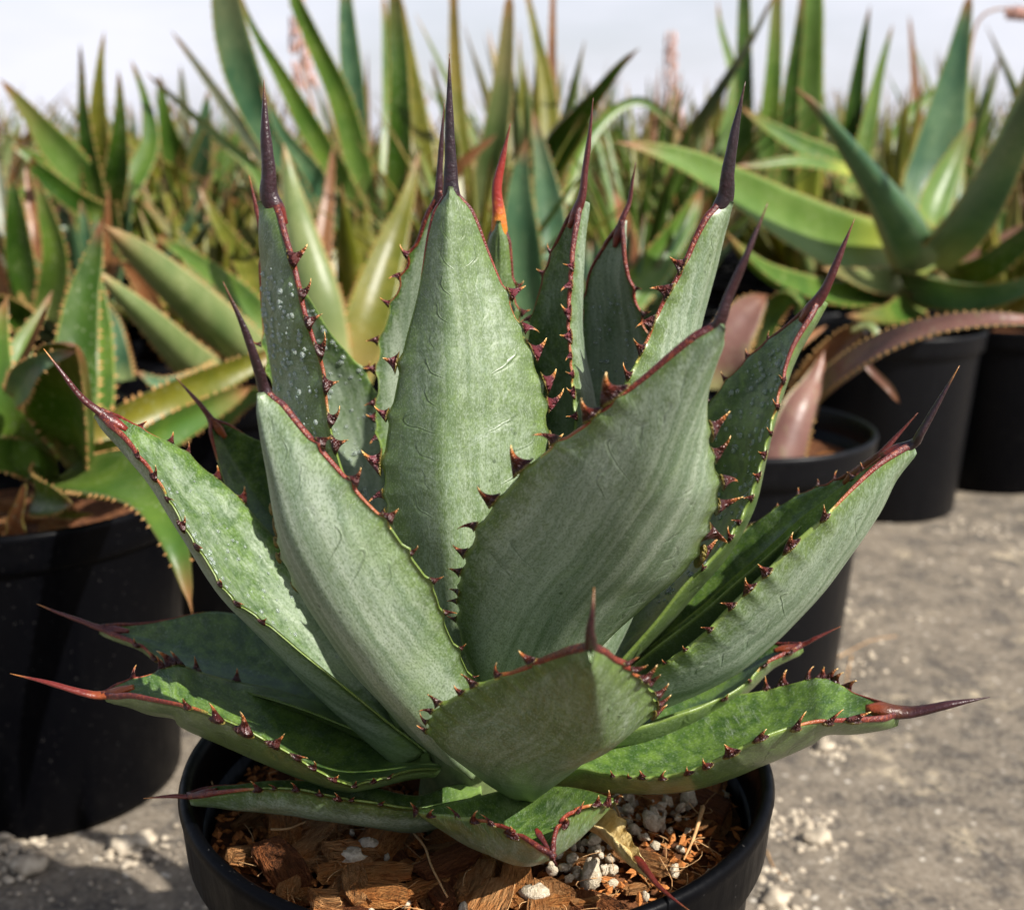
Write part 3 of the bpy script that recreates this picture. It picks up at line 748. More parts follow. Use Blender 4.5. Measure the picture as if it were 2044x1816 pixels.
# upper left leaf, seen from its outer side
LF(AG, 'ul', [(850,1420),(790,1240),(730,1080),(680,940),(650,840),(638,790),(630,738),(612,674),(595,620),(583,574),(570,520),(556,473),(544,412),(534,392)],
   [(870,1440),(800,1260),(735,1080),(690,960),(664,875),(652,802),(645,738),(624,674),(607,620),(597,574),(584,520),(570,473),(556,420),(545,394)],
   [.002,.028,.050,.060,.056,.036], [-.008,-.010,-.006,.0,.010,.026], (1,0,.1), [.010,.0145,.0165,.0155,.011,.0035],
   [(537,340,.030),(530,260,.030),(527,160,.031)],
   teethR=[(583,520),(604,588),(620,640),(638,700),(652,770),(662,840),(668,890)], seed=9.44, bloom=.52, redR=.42, redL=0, sp_col=(.08,0,.3),
   tup=(1.8, 0, .2), label='tall narrow upper left leaf beaded with water, red right margin', ts=1.15, drops=(420,.34,.88,.05,.94,-1,.00125), tcol='m', tdir=1)
# pale leaf behind it, shadowed on the right
LF(AG, 'l2', [(850,1420),(740,1250),(650,1060),(580,900),(545,780),(528,680),(520,600),(518,540),(521,482)],
   [(900,1420),(850,1260),(800,1120),(776,1010),(776,920),(766,835),(740,765),(700,715),(660,665),(620,600),(580,545),(548,500),(533,482)],
   [.004,.038,.062,.072,.072,.066], [.008,.046,.074,.084,.078,.066], (.6,-1,.2), [.004,.007,.008,.007,.005,.001],
   [(517,440,.066),(507,395,.066),(497,350,.066)], teethR=[(722,741),(747,795),(765,830),(772,880),(776,920),(776,1000)], teethL=[(528,680),(535,740)],
   seed=10.17, bloom=1.1, drops=(160,.4,.9,-.2,.9,1,.00125), redR=.10, redL=.2, sp_col=(.7,0,.5), label='pale leaf behind the beaded upper left leaf, with a sharp shade line', ts=.6)
# pale leaf left behind centre
LF(AG, 'c2', [(900,1400),(840,1240),(790,1080),(768,940),(758,850),(757,760),(762,681),(774,633),(788,595),(808,545),(825,503),(843,463),(868,380)],
   [(960,1400),(990,1200),(990,1000),(975,850),(955,720),(935,620),(915,520),(900,440),(884,378)],
   [.008,.034,.044,.046,.042,.036], [.008,.034,.046,.050,.044,.036], (.1,-1,.1), [.005,.008,.009,.008,.005,.002],
   [(878,335,.036),(882,270,.036),(887,207,.036)], teethL=[(823,506),(806,547),(784,603),(765,680),(758,737),(757,800),(757,830),(757,860)],
   seed=11.83, bloom=1.3, redL=.24, redR=.15, sp_col=(.12,0,.2), label='pale leaf half hidden behind the centre leaf on its left', ts=.75, tcol='p')
# red spined narrow leaf behind centre
LF(AG, 'rd', [(940,1400),(930,1200),(935,1000),(945,850),(955,720),(963,620),(970,540),(980,436)],
   [(1000,1400),(1030,1200),(1045,1000),(1050,850),(1048,720),(1035,640),(1024,580),(1020,520),(1012,440)],
   [.010,.040,.055,.060,.060,.056], [.010,.040,.052,.058,.058,.056], (0,1,0), [.004,.006,.006,.005,.004,.002],
   [(992,375,.056),(1005,310,.056),(1019,247,.056)], teethR=[(1022,568),(1030,620),(1042,680)], teethL=[],
   seed=12.52, bloom=.40, redR=.24, redL=.06, sp_col=(.95,1.0,.1), label='narrow leaf with a bright red and orange spine behind the centre leaf', ts=.6, sr=.0040)
# folded leaf right of centre
LF(AG, 'k1', [(1000,1400),(1030,1200),(1055,1000),(1068,880),(1062,780),(1056,720),(1060,650),(1080,575),(1105,500),(1135,435),(1158,396)],
   [(1050,1420),(1105,1200),(1135,1000),(1148,880),(1146,810),(1140,740),(1135,660),(1137,590),(1141,520),(1150,455),(1164,402)],
   [.006,.035,.052,.056,.050,.034], [.0,.004,.008,.012,.020,.030], (-1,-.6,.1), [.008,.013,.0145,.013,.008,.002],
   [(1168,340,.032),(1177,270,.032),(1184,196,.032)], teethR=[(1142,528),(1138,572),(1133,622),(1134,668),(1135,710),(1142,750),(1143,788),(1147,830)],
   teethL=[(1104,502),(1092,545),(1066,640),(1058,690)], seed=13.36, bloom=.85, redR=.36, redL=.26, sp_col=(.5,0,.1), tup=(-1.8, 0, .3), label='folded leaf with a crimson spine right of the centre leaf, dark inside', ts=.72, tcol='p')
# drop covered leaf behind
LF(AG, 'k2', [(1050,1400),(1110,1200),(1150,1000),(1160,850),(1160,720),(1165,620),(1178,545),(1205,495),(1236,440)],
   [(1100,1400),(1180,1200),(1240,1000),(1270,850),(1288,740),(1290,680),(1274,620),(1256,565),(1247,510),(1248,440)],
   [.012,.050,.075,.082,.078,.066], [.010,.035,.052,.060,.062,.064], (-.3,-1,.2), [.004,.007,.008,.007,.005,.002],
   [(1256,405,.066),(1263,360,.066),(1269,325,.066)], teethR=[(1256,572),(1272,625),(1288,670)], teethL=[(1168,600)],
   seed=14.29, bloom=1.25, redR=.25, redL=.24, sp_col=(.45,0,.1), tup=(.3, 0, .3), label='grey-green leaf dotted with drops behind the folded leaf', ts=.7, drops=(260,.40,.85,-.8,.9,1,.0008))
# bright leaf right with dark spine
LF(AG, 'k3', [(1090,1400),(1160,1200),(1190,1050),(1210,920),(1235,800),(1258,748),(1282,700),(1300,658),(1320,610),(1345,565),(1366,525),(1386,479),(1410,435),(1436,394)],
   [(1110,1420),(1200,1190),(1260,1040),(1290,920),(1315,800),(1335,740),(1350,700),(1368,650),(1385,600),(1402,550),(1420,500),(1437,450),(1448,425),(1456,396)],
   [-.004,-.008,-.008,-.004,.004,.012], [.002,.022,.036,.042,.036,.020], (-1,.2,.1), [.008,.013,.014,.012,.007,.002],
   [(1452,345,.014),(1468,255,.013),(1488,163,.012)], teethL=[(1362,530),(1333,583),(1308,643),(1280,702),(1256,755)],
   seed=15.6, bloom=.8, redL=.34, redR=.03, sp_col=(.02,0,.1), tup=(-1.6, 0, .3), label='bright pale leaf leaning right behind the broadest leaf, with a black spine', ts=1.0)
# dark inner faced leaf, right
LF(AG, 'ru', [(1090,1410),(1180,1270),(1270,1170),(1340,1080),(1385,960),(1400,850),(1440,775),(1498,711),(1540,676),(1590,635),(1632,592)],
   [(1140,1430),(1230,1330),(1310,1240),(1363,1172),(1405,1130),(1437,1096),(1467,1052),(1491,1005),(1515,930),(1535,856),(1553,790),(1575,711),(1598,665),(1642,598)],
   [.006,.040,.058,.062,.052,.030], [-.006,-.006,-.004,.004,.014,.024], (-1,-.5,.5), [.006,.008,.009,.010,.007,.002],
   [(1656,560,.026),(1680,500,.026),(1706,437,.027)], teethR=[(1560,755),(1552,808),(1535,860),(1522,905),(1512,945),(1498,990),(1478,1030),(1455,1075),(1405,1130)],
   teethL=[(1455,760),(1498,711),(1535,678),(1420,800)], seed=16.45, bloom=.30, redR=.26, redL=.30, sp_col=(.4,0,.3),
   tup=(-1.6, 0, .5), label='dark leaf with drops and a pale lit outer strip, right of the broadest leaf', ts=.62, drops=(360,.3,.88,-.8,.95,1,.0013), tdir=0)
# right leaf
LF(AG, 'rb', [(1130,1430),(1230,1350),(1330,1268),(1400,1212),(1470,1150),(1530,1098),(1600,1036),(1690,968),(1750,922),(1818,884)],
   [(1160,1460),(1260,1372),(1300,1340),(1369,1294),(1417,1254),(1460,1207),(1531,1140),(1582,1088),(1650,1027),(1700,977),(1751,930),(1800,898),(1826,890)],
   [-.002,.010,.020,.020,.008,-.014], [-.012,-.026,-.034,-.036,-.030,-.018], (-.7,.1,.7), [.006,.014,.019,.018,.012,.002],
   [(1838,865,-.018),(1868,812,-.018),(1915,730,-.018)], teethR=[(1645,1033),(1582,1088),(1531,1140),(1495,1175),(1460,1207),(1417,1254),(1369,1294),(1330,1318)],
   teethL=[(1705,958),(1722,943)], seed=17.72, bloom=.85, redR=.24, redL=.16, sp_col=(.05,0,.6), tup=(-.5, 0, 1.6), label='long right leaf with a dark red spine, pale underside lit', ts=.85)
# green leaf behind it
LF(AG, 'rb2', [(1110,1410),(1180,1350),(1235,1300),(1290,1250),(1363,1176),(1430,1112),(1498,1054),(1552,1016),(1610,984),(1670,960),(1722,926)],
   [(1150,1430),(1230,1360),(1300,1300),(1380,1240),(1450,1180),(1520,1120),(1590,1058),(1650,1010),(1700,965),(1732,932)],
   [.0,.022,.042,.048,.040,.018], [-.004,.000,.004,.010,.014,.014], (-.6,-.1,.8), [.006,.010,.012,.010,.007,.002],
   [(1758,905,.012),(1795,865,.012),(1832,824,.012)], teethL=[(1670,958),(1632,972),(1598,988),(1552,1015),(1500,1052)],
   seed=18.13, bloom=-.3, redL=.18, redR=.10, sp_col=(.6,.1,.1), label='sunlit green leaf just behind the long right leaf', ts=.7)
# small low right
LF(AG, 'rl', [(1160,1440),(1240,1400),(1320,1350),(1390,1312),(1450,1290),(1521,1281),(1560,1285),(1597,1284)],
   [(1180,1470),(1260,1455),(1340,1432),(1420,1402),(1480,1370),(1525,1328),(1560,1308),(1604,1290)],
   [.0,.022,.036,.040,.032,.020], [-.012,-.012,-.008,.0,.008,.018], (-.3,0,1), [.006,.009,.011,.010,.006,.002],
   [(1625,1275,.018),(1650,1263,.018),(1678,1250,.018)], teethR=[(1575,1302),(1528,1326),(1498,1355),(1445,1390)], seed=19.38, bloom=-.3, redR=.22, redL=.24,
   sp_col=(.6,.1,.2), tup=(0, 0, 1.6), label='small green leaf under the long right leaf, with a thin red spine', ts=.6)
# low right leaf
LF(AG, 'rr', [(1100,1540),(1171,1500),(1240,1466),(1323,1433),(1400,1408),(1464,1390),(1531,1379),(1599,1362),(1633,1355),(1668,1364),(1700,1384),(1740,1398),(1790,1412)],
   [(1095,1560),(1154,1537),(1205,1544),(1269,1549),(1319,1549),(1369,1541),(1413,1524),(1464,1500),(1518,1473),(1585,1450),(1640,1438),(1700,1437),(1799,1432)],
   [-.016,-.002,.006,.004,-.006,-.030], [-.026,-.044,-.056,-.060,-.052,-.036], (-.2,0,1), [.004,.010,.013,.013,.009,.003],
   [(1830,1420,-.034),(1895,1406,-.036),(1976,1391,-.036)], teethR=[(1705,1435),(1652,1437),(1590,1449),(1516,1474),(1464,1500),(1413,1523),(1371,1540),(1325,1548),(1290,1549),(1255,1548),(1225,1546)],
   teethL=[(1690,1378),(1668,1364),(1652,1358),(1640,1356),(1615,1358),(1560,1374),(1527,1380)], seed=20.66, bloom=-.35, redR=.30, redL=.16, sp_col=(.15,.1,0),
   tup=(0, 0, 1.6), label='lowest right leaf with a long dark spine over the bare ground', ts=.95, tdir=1)
# lowest left thin leaf
LF(AG, 'bl', [(960,1560),(900,1570),(830,1590),(749,1574),(681,1562),(608,1560),(540,1560),(473,1568),(425,1572),(376,1584)],
   [(960,1590),(900,1612),(830,1614),(759,1604),(690,1594),(638,1584),(591,1575),(513,1574),(450,1580),(376,1592)],
   [-.015,-.020,-.022,-.024,-.026,-.030], [-.030,-.040,-.046,-.046,-.042,-.034], (.2,-.1,1), [.004,.007,.008,.008,.006,.002],
   [(350,1588,-.032),(320,1590,-.033),(286,1593,-.034)], teethR=[(513,1572),(548,1574),(591,1576),(638,1586),(672,1592),(700,1596),(759,1604)], seed=21.2, bloom=.62, redR=.22, redL=.2,
   sp_col=(.7,0,.8), tup=(0, 0, 1.6), label='thin lowest left leaf curling over the pot rim', ts=.62, sr=.0021)
# curled front bottom leaf
LF(AG, 'bf', [(1010,1578),(950,1592),(880,1606),(842,1618),(852,1624),(900,1628),(958,1636),(1000,1648),(1036,1666),(1070,1686),(1101,1710)],
   [(1070,1570),(1130,1572),(1190,1583),(1222,1597),(1210,1603),(1181,1606),(1147,1617),(1122,1640),(1108,1662),(1106,1685),(1108,1710)],
   [-.026,-.042,-.055,-.064,-.074,-.082], [-.022,-.034,-.046,-.058,-.072,-.082], (0,-.3,1), [.004,.010,.014,.013,.008,.001],
   [(1105,1716,-.083),(1108,1720,-.083),(1112,1727,-.083)], teethL=[(838,1617),(872,1625),(920,1629),(960,1637),(992,1646),(1030,1664)], teethR=[(1222,1597),(1196,1604),(1177,1607),(1143,1619),(1120,1644)],
   seed=22.48, bloom=.55, redL=.40, redR=.42, sp_col=(.4,0,0), tup=(0, 0, 1.6), label='small recurved front leaf with its tip folded down over the bark', ts=.80, sr=.0012)
# withered leaf
M_DRY = mat_plain('dry_leaf', (0.42, 0.28, 0.09), (0.66, 0.52, 0.26), 180, 0.75, 0.8, 0.002)
LF(AG, 'dead', [(1130,1610),(1140,1636),(1160,1640),(1190,1648),(1221,1669),(1250,1706),(1272,1732),(1290,1748)],
   [(1190,1592),(1216,1606),(1228,1620),(1240,1640),(1262,1676),(1282,1706),(1292,1722),(1299,1738)],
   [-.028,-.042,-.052,-.062,-.072], [-.024,-.036,-.046,-.058,-.070], (0,0,1), [.003,.005,.004,.003,.001],
   [(1312,1765,-.076),(1340,1790,-.082),(1378,1818,-.088)], seed=23.9, redL=0, redR=0, th=.0016, sp_col=(.6,.0,.2), wav=.004, mat=M_DRY,
   label='withered straw-yellow leaf with a dark red tip lying over the rim', nv=60, sr=.0018)
# hidden central bud
LF(AG, 'bud', [(960,1400),(950,1250),(945,1100),(950,950),(960,820),(972,720)], [(1010,1400),(1020,1250),(1025,1100),(1015,950),(1000,820),(985,720)],
   [.006,.016,.018,.018], [.006,.016,.018,.018], (0,1,0), [.008,.01,.006,.002], [(980,690,.018),(982,640,.018)], seed=24.1, bloom=.7, redL=.1, redR=.1, label='furled central bud leaf', nv=50)

# ------------------------------------------------------------------ background aloes and agaves
G_DARK = mat_bgleaf('aloe_dark', (0.022, 0.060, 0.010), (0.060, 0.120, 0.018), (0.20, 0.06, 0.03), (0.12, 0.17, 0.03))
G_MID = mat_bgleaf('aloe_mid', (0.070, 0.145, 0.030), (0.145, 0.225, 0.045), (0.30, 0.13, 0.05), (0.20, 0.26, 0.06))
G_PALE = mat_bgleaf('aloe_pale', (0.13, 0.19, 0.070), (0.25, 0.29, 0.125), (0.42, 0.26, 0.11), (0.30, 0.33, 0.13), edge=(0.50, 0.40, 0.18))
G_BLUE = mat_bgleaf('aloe_blue', (0.048, 0.115, 0.060), (0.125, 0.215, 0.110), (0.33, 0.14, 0.07), (0.20, 0.26, 0.10))
G_BRIGHT = mat_bgleaf('aloe_bright', (0.12, 0.21, 0.050), (0.19, 0.29, 0.085), (0.36, 0.14, 0.06), (0.38, 0.42, 0.06), 0.34)
G_OLIVE = mat_bgleaf('aloe_olive', (0.11, 0.125, 0.020), (0.24, 0.22, 0.045), (0.32, 0.16, 0.08), (0.30, 0.22, 0.06))
G_PINK = mat_bgleaf('agave_pink', (0.19, 0.095, 0.080), (0.32, 0.18, 0.145), (0.26, 0.09, 0.05), (0.30, 0.28, 0.12), edge=(0.20, 0.24, 0.06))
G_BROWN = mat_bgleaf('aloe_brown', (0.16, 0.065, 0.030), (0.28, 0.13, 0.06), (0.24, 0.10, 0.05), (0.20, 0.12, 0.05), 0.15)
G_GREY = mat_bgleaf('aloe_grey', (0.10, 0.12, 0.08), (0.17, 0.18, 0.12), (0.2, 0.12, 0.08))
TOOTH_BG = mat_plain('pale_tooth', (0.34, 0.16, 0.05), (0.50, 0.30, 0.12), 30)

def blade(name, C, W, S0, N0, mat, parent, g=0.3, th=0.14, teeth=0, n=40, nu=10, tooth_h=0.003):
    """thick tapering succulent leaf: C centre points, W half widths (m), S side vectors, channelled on the N side"""
    vs, fs, A = [], [], {'u': [], 't': []}
    S = S0.copy(); m = len(C) - 1; nl = nu + 1; E = []
    for i, c in enumerate(C):
        t = i / m; T = (C[min(m, i + 1)] - C[max(0, i - 1)]).normalized()
        S = (S - T * S.dot(T)).normalized(); N = T.cross(S)
        if N.dot(N0) < 0: N = -N
        w_ = W[i]; wv = 1 + 0.03 * noise.noise(c * 30)
        E.append((c - S * w_, c + S * w_, T, S))
        for side in (0, 1):
            for k in range(nl):
                u = -1 + 2 * k / nu
                off = -w_ * g * (1 - u * u) * 1.3 + (1 if side else -1) * (w_ * th * (1 - u ** 4) ** .5 + 0.0003) * (1.0 if side else 1.5)
                vs.append(c + S * (u * w_ * wv) + N * off); A['u'].append(u); A['t'].append(t)
    row = 2 * nl
    for i in range(m):
        for k in range(nu):
            a, b = i * row + k, i * row + k + 1; fs.append((a, b, b + row, a + row)); a += nl; b += nl; fs.append((a, a + row, b + row, b))
        for k in (0, nu):
            a, b = i * row + k, i * row + nl + k; fs.append((a, b, b + row, a + row))
    o = obj(name, mesh(name, vs, fs, mat, True, None, A), parent)
    if parent: o.location = -parent.location
    if teeth:
        tv, tf = [], []
        for j in range(teeth):
            i = int((0.06 + 0.88 * j / teeth) * m); h_ = tooth_h * (1.1 - 0.6 * j / teeth)
            for P, T, O in ((E[i][0], E[i][2], -E[i][3]), (E[i][1], E[i][2], E[i][3])):
                Z = T.cross(O); b = len(tv)
                tv += [P - T * h_ * .6 - O * h_ * .2, P + T * h_ * .6 - O * h_ * .2, P + Z * h_ * .35 - O * h_ * .2, P - Z * h_ * .35 - O * h_ * .2, P + O * h_ + T * h_ * .3]
                tf += [(b, b + 2, b + 4), (b + 2, b + 1, b + 4), (b + 1, b + 3, b + 4), (b + 3, b, b + 4)]
        to = obj('marginal_teeth', mesh('marginal_teeth', tv, tf, TOOTH_BG, False), o)
    return o

def bl(parent, pts, Y, mat, roll=0.0, g=0.3, teeth=16, fv=(0, -1, .25), nside=1, th=.14):
    """leaf through picture positions (x, y, half width) at the given depths"""
    C = arc([at(p[0], p[1], spl(Y, i / (len(pts) - 1))) for i, p in enumerate(pts)], 36)
    Wp = [Vector((p[2], 0)) for p in pts]; m = 36
    # half width by position along the polyline
    seg = [0.0]
    P2 = [Vector((p[0], p[1])) for p in pts]
    for a, b in zip(P2, P2[1:]): seg.append(seg[-1] + (b - a).length)
    def wat(t):
        s = t * seg[-1]; j = max(k for k in range(len(seg)) if seg[k] <= s + 1e-6); j = min(j, len(seg) - 2)
        q = (s - seg[j]) / (seg[j + 1] - seg[j]); idx = (j + q) / (len(pts) - 1)
        return max(.5, spl(Wp, idx).x)
    W = [wat(i / m) * pxm(c) * (1 if i < m - 1 else (.5 if i < m else .12)) / max(.45, math.cos(roll)) for i, c in enumerate(C)]
    T0 = (C[-1] - C[0]).normalized(); V = Vector(fv).normalized()
    S = T0.cross(V).normalized(); S = Matrix.Rotation(roll, 3, T0) @ S
    return blade('leaf', C, W, S, V * nside, mat, parent, g, th, teeth)

def gz(x, y, z):
    """point at height z under a picture position"""
    d = FW * FPX + Vector((x - CX, 0, 0)) + UP * (CY - y); return CAM + d * ((z - CAM.z) / d.z)

# left pot
A0 = Vector((-.285, .325, 0))
pot(A0, 'black plastic pot at the left edge, its near side in deep shade', .1, .19, sz=.175)
PA = empty('aloe', A0 + Vector((0, 0, .178)), 'dark green aloe with a drooping yellow-green leaf in the left pot', 'aloe')
bl(PA, [(115,930,76),(110,860,84),(112,790,82),(125,730,56),(150,692,6)], [.33,.29,.26,.24,.22], G_DARK, 0, .5, 22)
bl(PA, [(150,880,40),(150,740,46),(165,600,34),(185,520,20),(203,436,3)], [.36,.40,.42,.43,.44], G_DARK, .2, .3, 20)
bl(PA, [(185,900,28),(200,790,28),(200,660,24),(188,560,16),(172,500,3)], [.37,.42,.46,.48,.49], G_MID, .2, .3, 14)
bl(PA, [(80,930,40),(20,850,40),(-10,740,36),(0,650,18),(15,590,3)], [.33,.31,.31,.33,.34], G_MID, .2, .3, 20)
bl(PA, [(90,915,30),(30,800,26),(40,700,22),(85,620,10),(105,580,2)], [.36,.40,.42,.44,.45], G_BRIGHT, .3, .3, 16)
bl(PA, [(120,905,30),(220,860,34),(340,800,30),(440,755,24),(560,700,10)], [.33,.35,.38,.42,.46], G_OLIVE, .5, .4, 24)
bl(PA, [(130,930,34),(260,905,34),(360,850,26),(450,800,16),(500,775,4)], [.33,.33,.36,.40,.43], G_MID, .5, .4, 20)
bl(PA, [(120,940,50),(215,940,74),(300,985,78),(345,1070,52),(368,1150,28),(384,1225,3)], [.32,.25,.20,.175,.165,.16], G_MID, .1, .25, 26, fv=(0, -.6, 1))
bl(PA, [(90,940,34),(20,910,42),(-60,915,30),(-120,950,5)], [.32,.28,.26,.25], G_MID, .3, .4, 18)
bl(PA, [(80,950,26),(60,985,44),(110,1000,30),(145,1005,4)], [.31,.27,.245,.23], G_DARK, .2, .3, 14)
bl(PA, [(60,1000,12),(110,1022,13),(150,1028,8),(190,1026,2)], [.30,.27,.26,.25], G_OLIVE, .2, .3, 8)
bl(PA, [(40,1085,26),(30,1040,16),(40,1005,10),(50,965,4)], [.27,.26,.255,.25], G_BROWN, .2, .3, 0)
bl(PA, [(20,800,20),(60,740,30),(110,712,20),(158,700,4)], [.30,.24,.23,.225], G_BLUE, .3, .4, 12)
bl(PA, [(20,790,5),(38,735,8),(60,690,7),(95,610,3)], [.30,.27,.26,.25], G_PINK, .2, .3, 0)

# mid left pot with pale spotted aloe
B0 = Vector((-.235, .66, 0))
pot(B0, 'black pot of the pale spotted aloe behind the left pot', .1, .19, sz=.178)
PB = empty('aloe', B0 + Vector((0, 0, .18)), 'pale yellow-green aloe with thick bumpy leaves spreading left behind the big agave', 'aloe')
bl(PB, [(520,720,40),(440,650,44),(350,570,40),(270,500,28),(205,448,5)], [.64,.60,.56,.53,.51], G_PALE, .1, -.55, 24)
bl(PB, [(430,760,36),(370,710,40),(300,640,32),(235,580,20),(188,535,3)], [.62,.57,.53,.51,.50], G_PALE, .1, -.55, 22)
bl(PB, [(560,680,24),(480,590,24),(390,520,16),(310,470,4)], [.68,.70,.72,.73], G_MID, .2, .3, 18)
bl(PB, [(470,640,26),(400,540,20),(340,460,12),(285,400,3)], [.70,.76,.80,.82], G_PALE, .2, .3, 18)
bl(PB, [(540,640,30),(500,540,26),(440,450,16),(395,370,3)], [.70,.78,.84,.86], G_OLIVE, .2, .3, 18)
bl(PB, [(660,720,42),(640,600,42),(600,460,30),(580,370,18),(566,285,3)], [.62,.62,.64,.66,.67], G_PALE, .1, -.3, 26)
bl(PB, [(700,760,40),(740,620,44),(785,480,28),(815,390,13),(838,300,3)], [.62,.64,.68,.70,.72], G_OLIVE, .2, .3, 28)
bl(PB, [(640,640,20),(640,520,22),(655,400,13),(665,290,3)], [.75,.80,.84,.86], G_PALE, .2, .3, 18)
bl(PB, [(440,740,20),(400,760,22),(330,770,20),(270,740,3)], [.58,.54,.52,.51], G_BLUE, .3, .3, 16)
bl(PB, [(250,760,18),(235,700,20),(220,640,16),(205,600,3)], [.66,.66,.67,.68], G_BLUE, .3, .3, 16)
bl(PB, [(400,880,26),(450,820,26),(500,790,20),(560,790,5)], [.60,.54,.50,.47], G_MID, .3, .3, 16)
bl(PB, [(330,680,14),(300,600,18),(262,540,12),(240,520,3)], [.62,.60,.59,.58], G_BROWN, .3, .3, 8)
bl(PB, [(480,690,22),(430,560,18),(350,440,12),(320,330,3)], [.7,.84,.95,1.0], G_OLIVE, .2, .3, 14)

# tall blue-green aloe, centre left
C0 = Vector((-.17, 1.02, 0))
pot(C0, 'black pot under the tall blue-green aloe left of centre', .11, .2)
PC = empty('aloe', C0 + Vector((0, 0, .19)), 'tall blue-green aloe whose upright leaves leave the top of the photo left of centre', 'aloe')
bl(PC, [(700,500,34),(640,400,32),(560,300,30),(500,190,34),(465,80,36),(445,-40,26),(430,-120,5)], [1.02,1.0,.96,.93,.91,.90,.90], G_BLUE, .1, .3, 34)
bl(PC, [(740,470,18),(680,360,22),(610,240,22),(560,150,15),(505,55,7),(470,-30,3)], [1.02,1.0,.97,.95,.93,.92], G_MID, .1, .3, 30)
bl(PC, [(740,480,24),(715,330,26),(680,200,24),(630,90,18),(590,0,13),(570,-80,3)], [1.05,1.05,1.04,1.02,1.0,1.0], G_MID, .1, .3, 30)
bl(PC, [(720,480,26),(712,330,27),(705,180,24),(694,60,18),(688,-60,8)], [1.1,1.1,1.1,1.1,1.1], G_BLUE, .1, .3, 30)
bl(PC, [(735,470,22),(680,430,26),(620,340,22),(560,260,13),(520,170,3)], [.96,.90,.86,.83,.82], G_BLUE, .2, .3, 24)
bl(PC, [(760,480,18),(775,360,20),(778,240,16),(772,100,10),(765,-20,4)], [1.08,1.14,1.18,1.2,1.22], G_MID, .1, .3, 24)
bl(PC, [(790,440,24),(797,300,24),(798,170,20),(792,60,17),(786,-60,8)], [.98,.96,.95,.95,.95], G_DARK, .1, .3, 30)
bl(PC, [(850,420,34),(832,270,32),(818,150,20),(808,60,10),(800,-10,3)], [1.15,1.2,1.22,1.24,1.25], G_OLIVE, .1, .3, 26)
bl(PC, [(600,420,16),(540,330,18),(470,240,14),(400,140,8),(342,62,3)], [1.1,1.08,1.05,1.03,1.02], G_GREY, .1, .3, 24)
bl(PC, [(640,470,18),(560,420,18),(500,330,12),(430,270,9),(290,145,3)], [1.0,.97,.96,.95,.95], G_BRIGHT, .1, .3, 24)
bl(PC, [(860,460,24),(880,360,22),(905,300,15),(880,200,7),(860,120,3)], [1.05,1.0,.96,.94,.93], G_MID, .1, .3, 20)

# centre aloe behind the agave
D0 = Vector((.055, 1.0, 0))
pot(D0, 'black pot hidden behind the agave, under the ribbed aloe', .11, .2)
PD = empty('aloe', D0 + Vector((0, 0, .19)), 'aloe with upright olive and brown forked leaves behind the centre of the agave', 'aloe')
bl(PD, [(960,480,28),(930,360,24),(916,240,17),(908,110,12),(904,-60,6)], [1.0,1.03,1.05,1.06,1.06], G_OLIVE, .1, .3, 20)
bl(PD, [(950,470,34),(975,360,33),(992,250,26),(1008,120,18),(1018,-20,8)], [1.0,.98,.96,.95,.95], G_PALE, .1, .3, 26)
bl(PD, [(1100,440,26),(1100,300,22),(1092,180,17),(1070,70,9),(1048,-30,5)], [1.03,1.06,1.08,1.09,1.1], G_OLIVE, .1, .3, 22)
bl(PD, [(1110,420,20),(1104,260,17),(1102,120,9),(1104,-30,5)], [1.08,1.12,1.14,1.15], G_BROWN, .1, .3, 14)
bl(PD, [(1080,430,22),(1110,310,25),(1150,245,27),(1195,185,14),(1240,130,8),(1276,97,3)], [.98,.93,.90,.88,.87,.87], G_DARK, .7, .5, 26)
bl(PD, [(1130,400,14),(1170,290,14),(1230,220,10),(1290,205,8),(1350,260,3)], [1.05,1.1,1.14,1.16,1.17], G_MID, .4, .4, 12)
bl(PD, [(900,480,18),(880,400,16),(920,330,12),(990,270,4)], [.95,.93,.92,.92], G_BROWN, .3, .3, 8)
E0 = Vector((.03, .72, 0))
pot(E0, 'black pot directly behind the agave, under the ribbed blue-green aloe', .09, .19)
PE = empty('aloe', E0 + Vector((0, 0, .18)), 'blue-green aloe with broad toothed leaves right behind the red-spined agave leaf', 'aloe')
bl(PE, [(1050,720,36),(1050,600,42),(1040,470,38),(1038,370,24),(1052,275,3)], [.70,.69,.68,.68,.68], G_BLUE, .1, .4, 22)
bl(PE, [(1120,700,34),(1105,560,38),(1098,430,32),(1082,320,18),(1062,215,3)], [.74,.76,.78,.79,.80], G_BLUE, .1, .4, 22)
bl(PE, [(1220,640,34),(1300,540,34),(1370,440,22),(1400,380,8)], [.75,.80,.84,.86], G_MID, .3, .4, 20)
bl(PE, [(960,700,30),(930,560,32),(905,450,22),(880,380,3)], [.74,.78,.80,.81], G_OLIVE, .2, .4, 20)
bl(PE, [(1230,640,20),(1260,520,20),(1240,420,14),(1225,380,3)], [.78,.86,.92,.94], G_BROWN, .2, .4, 12)

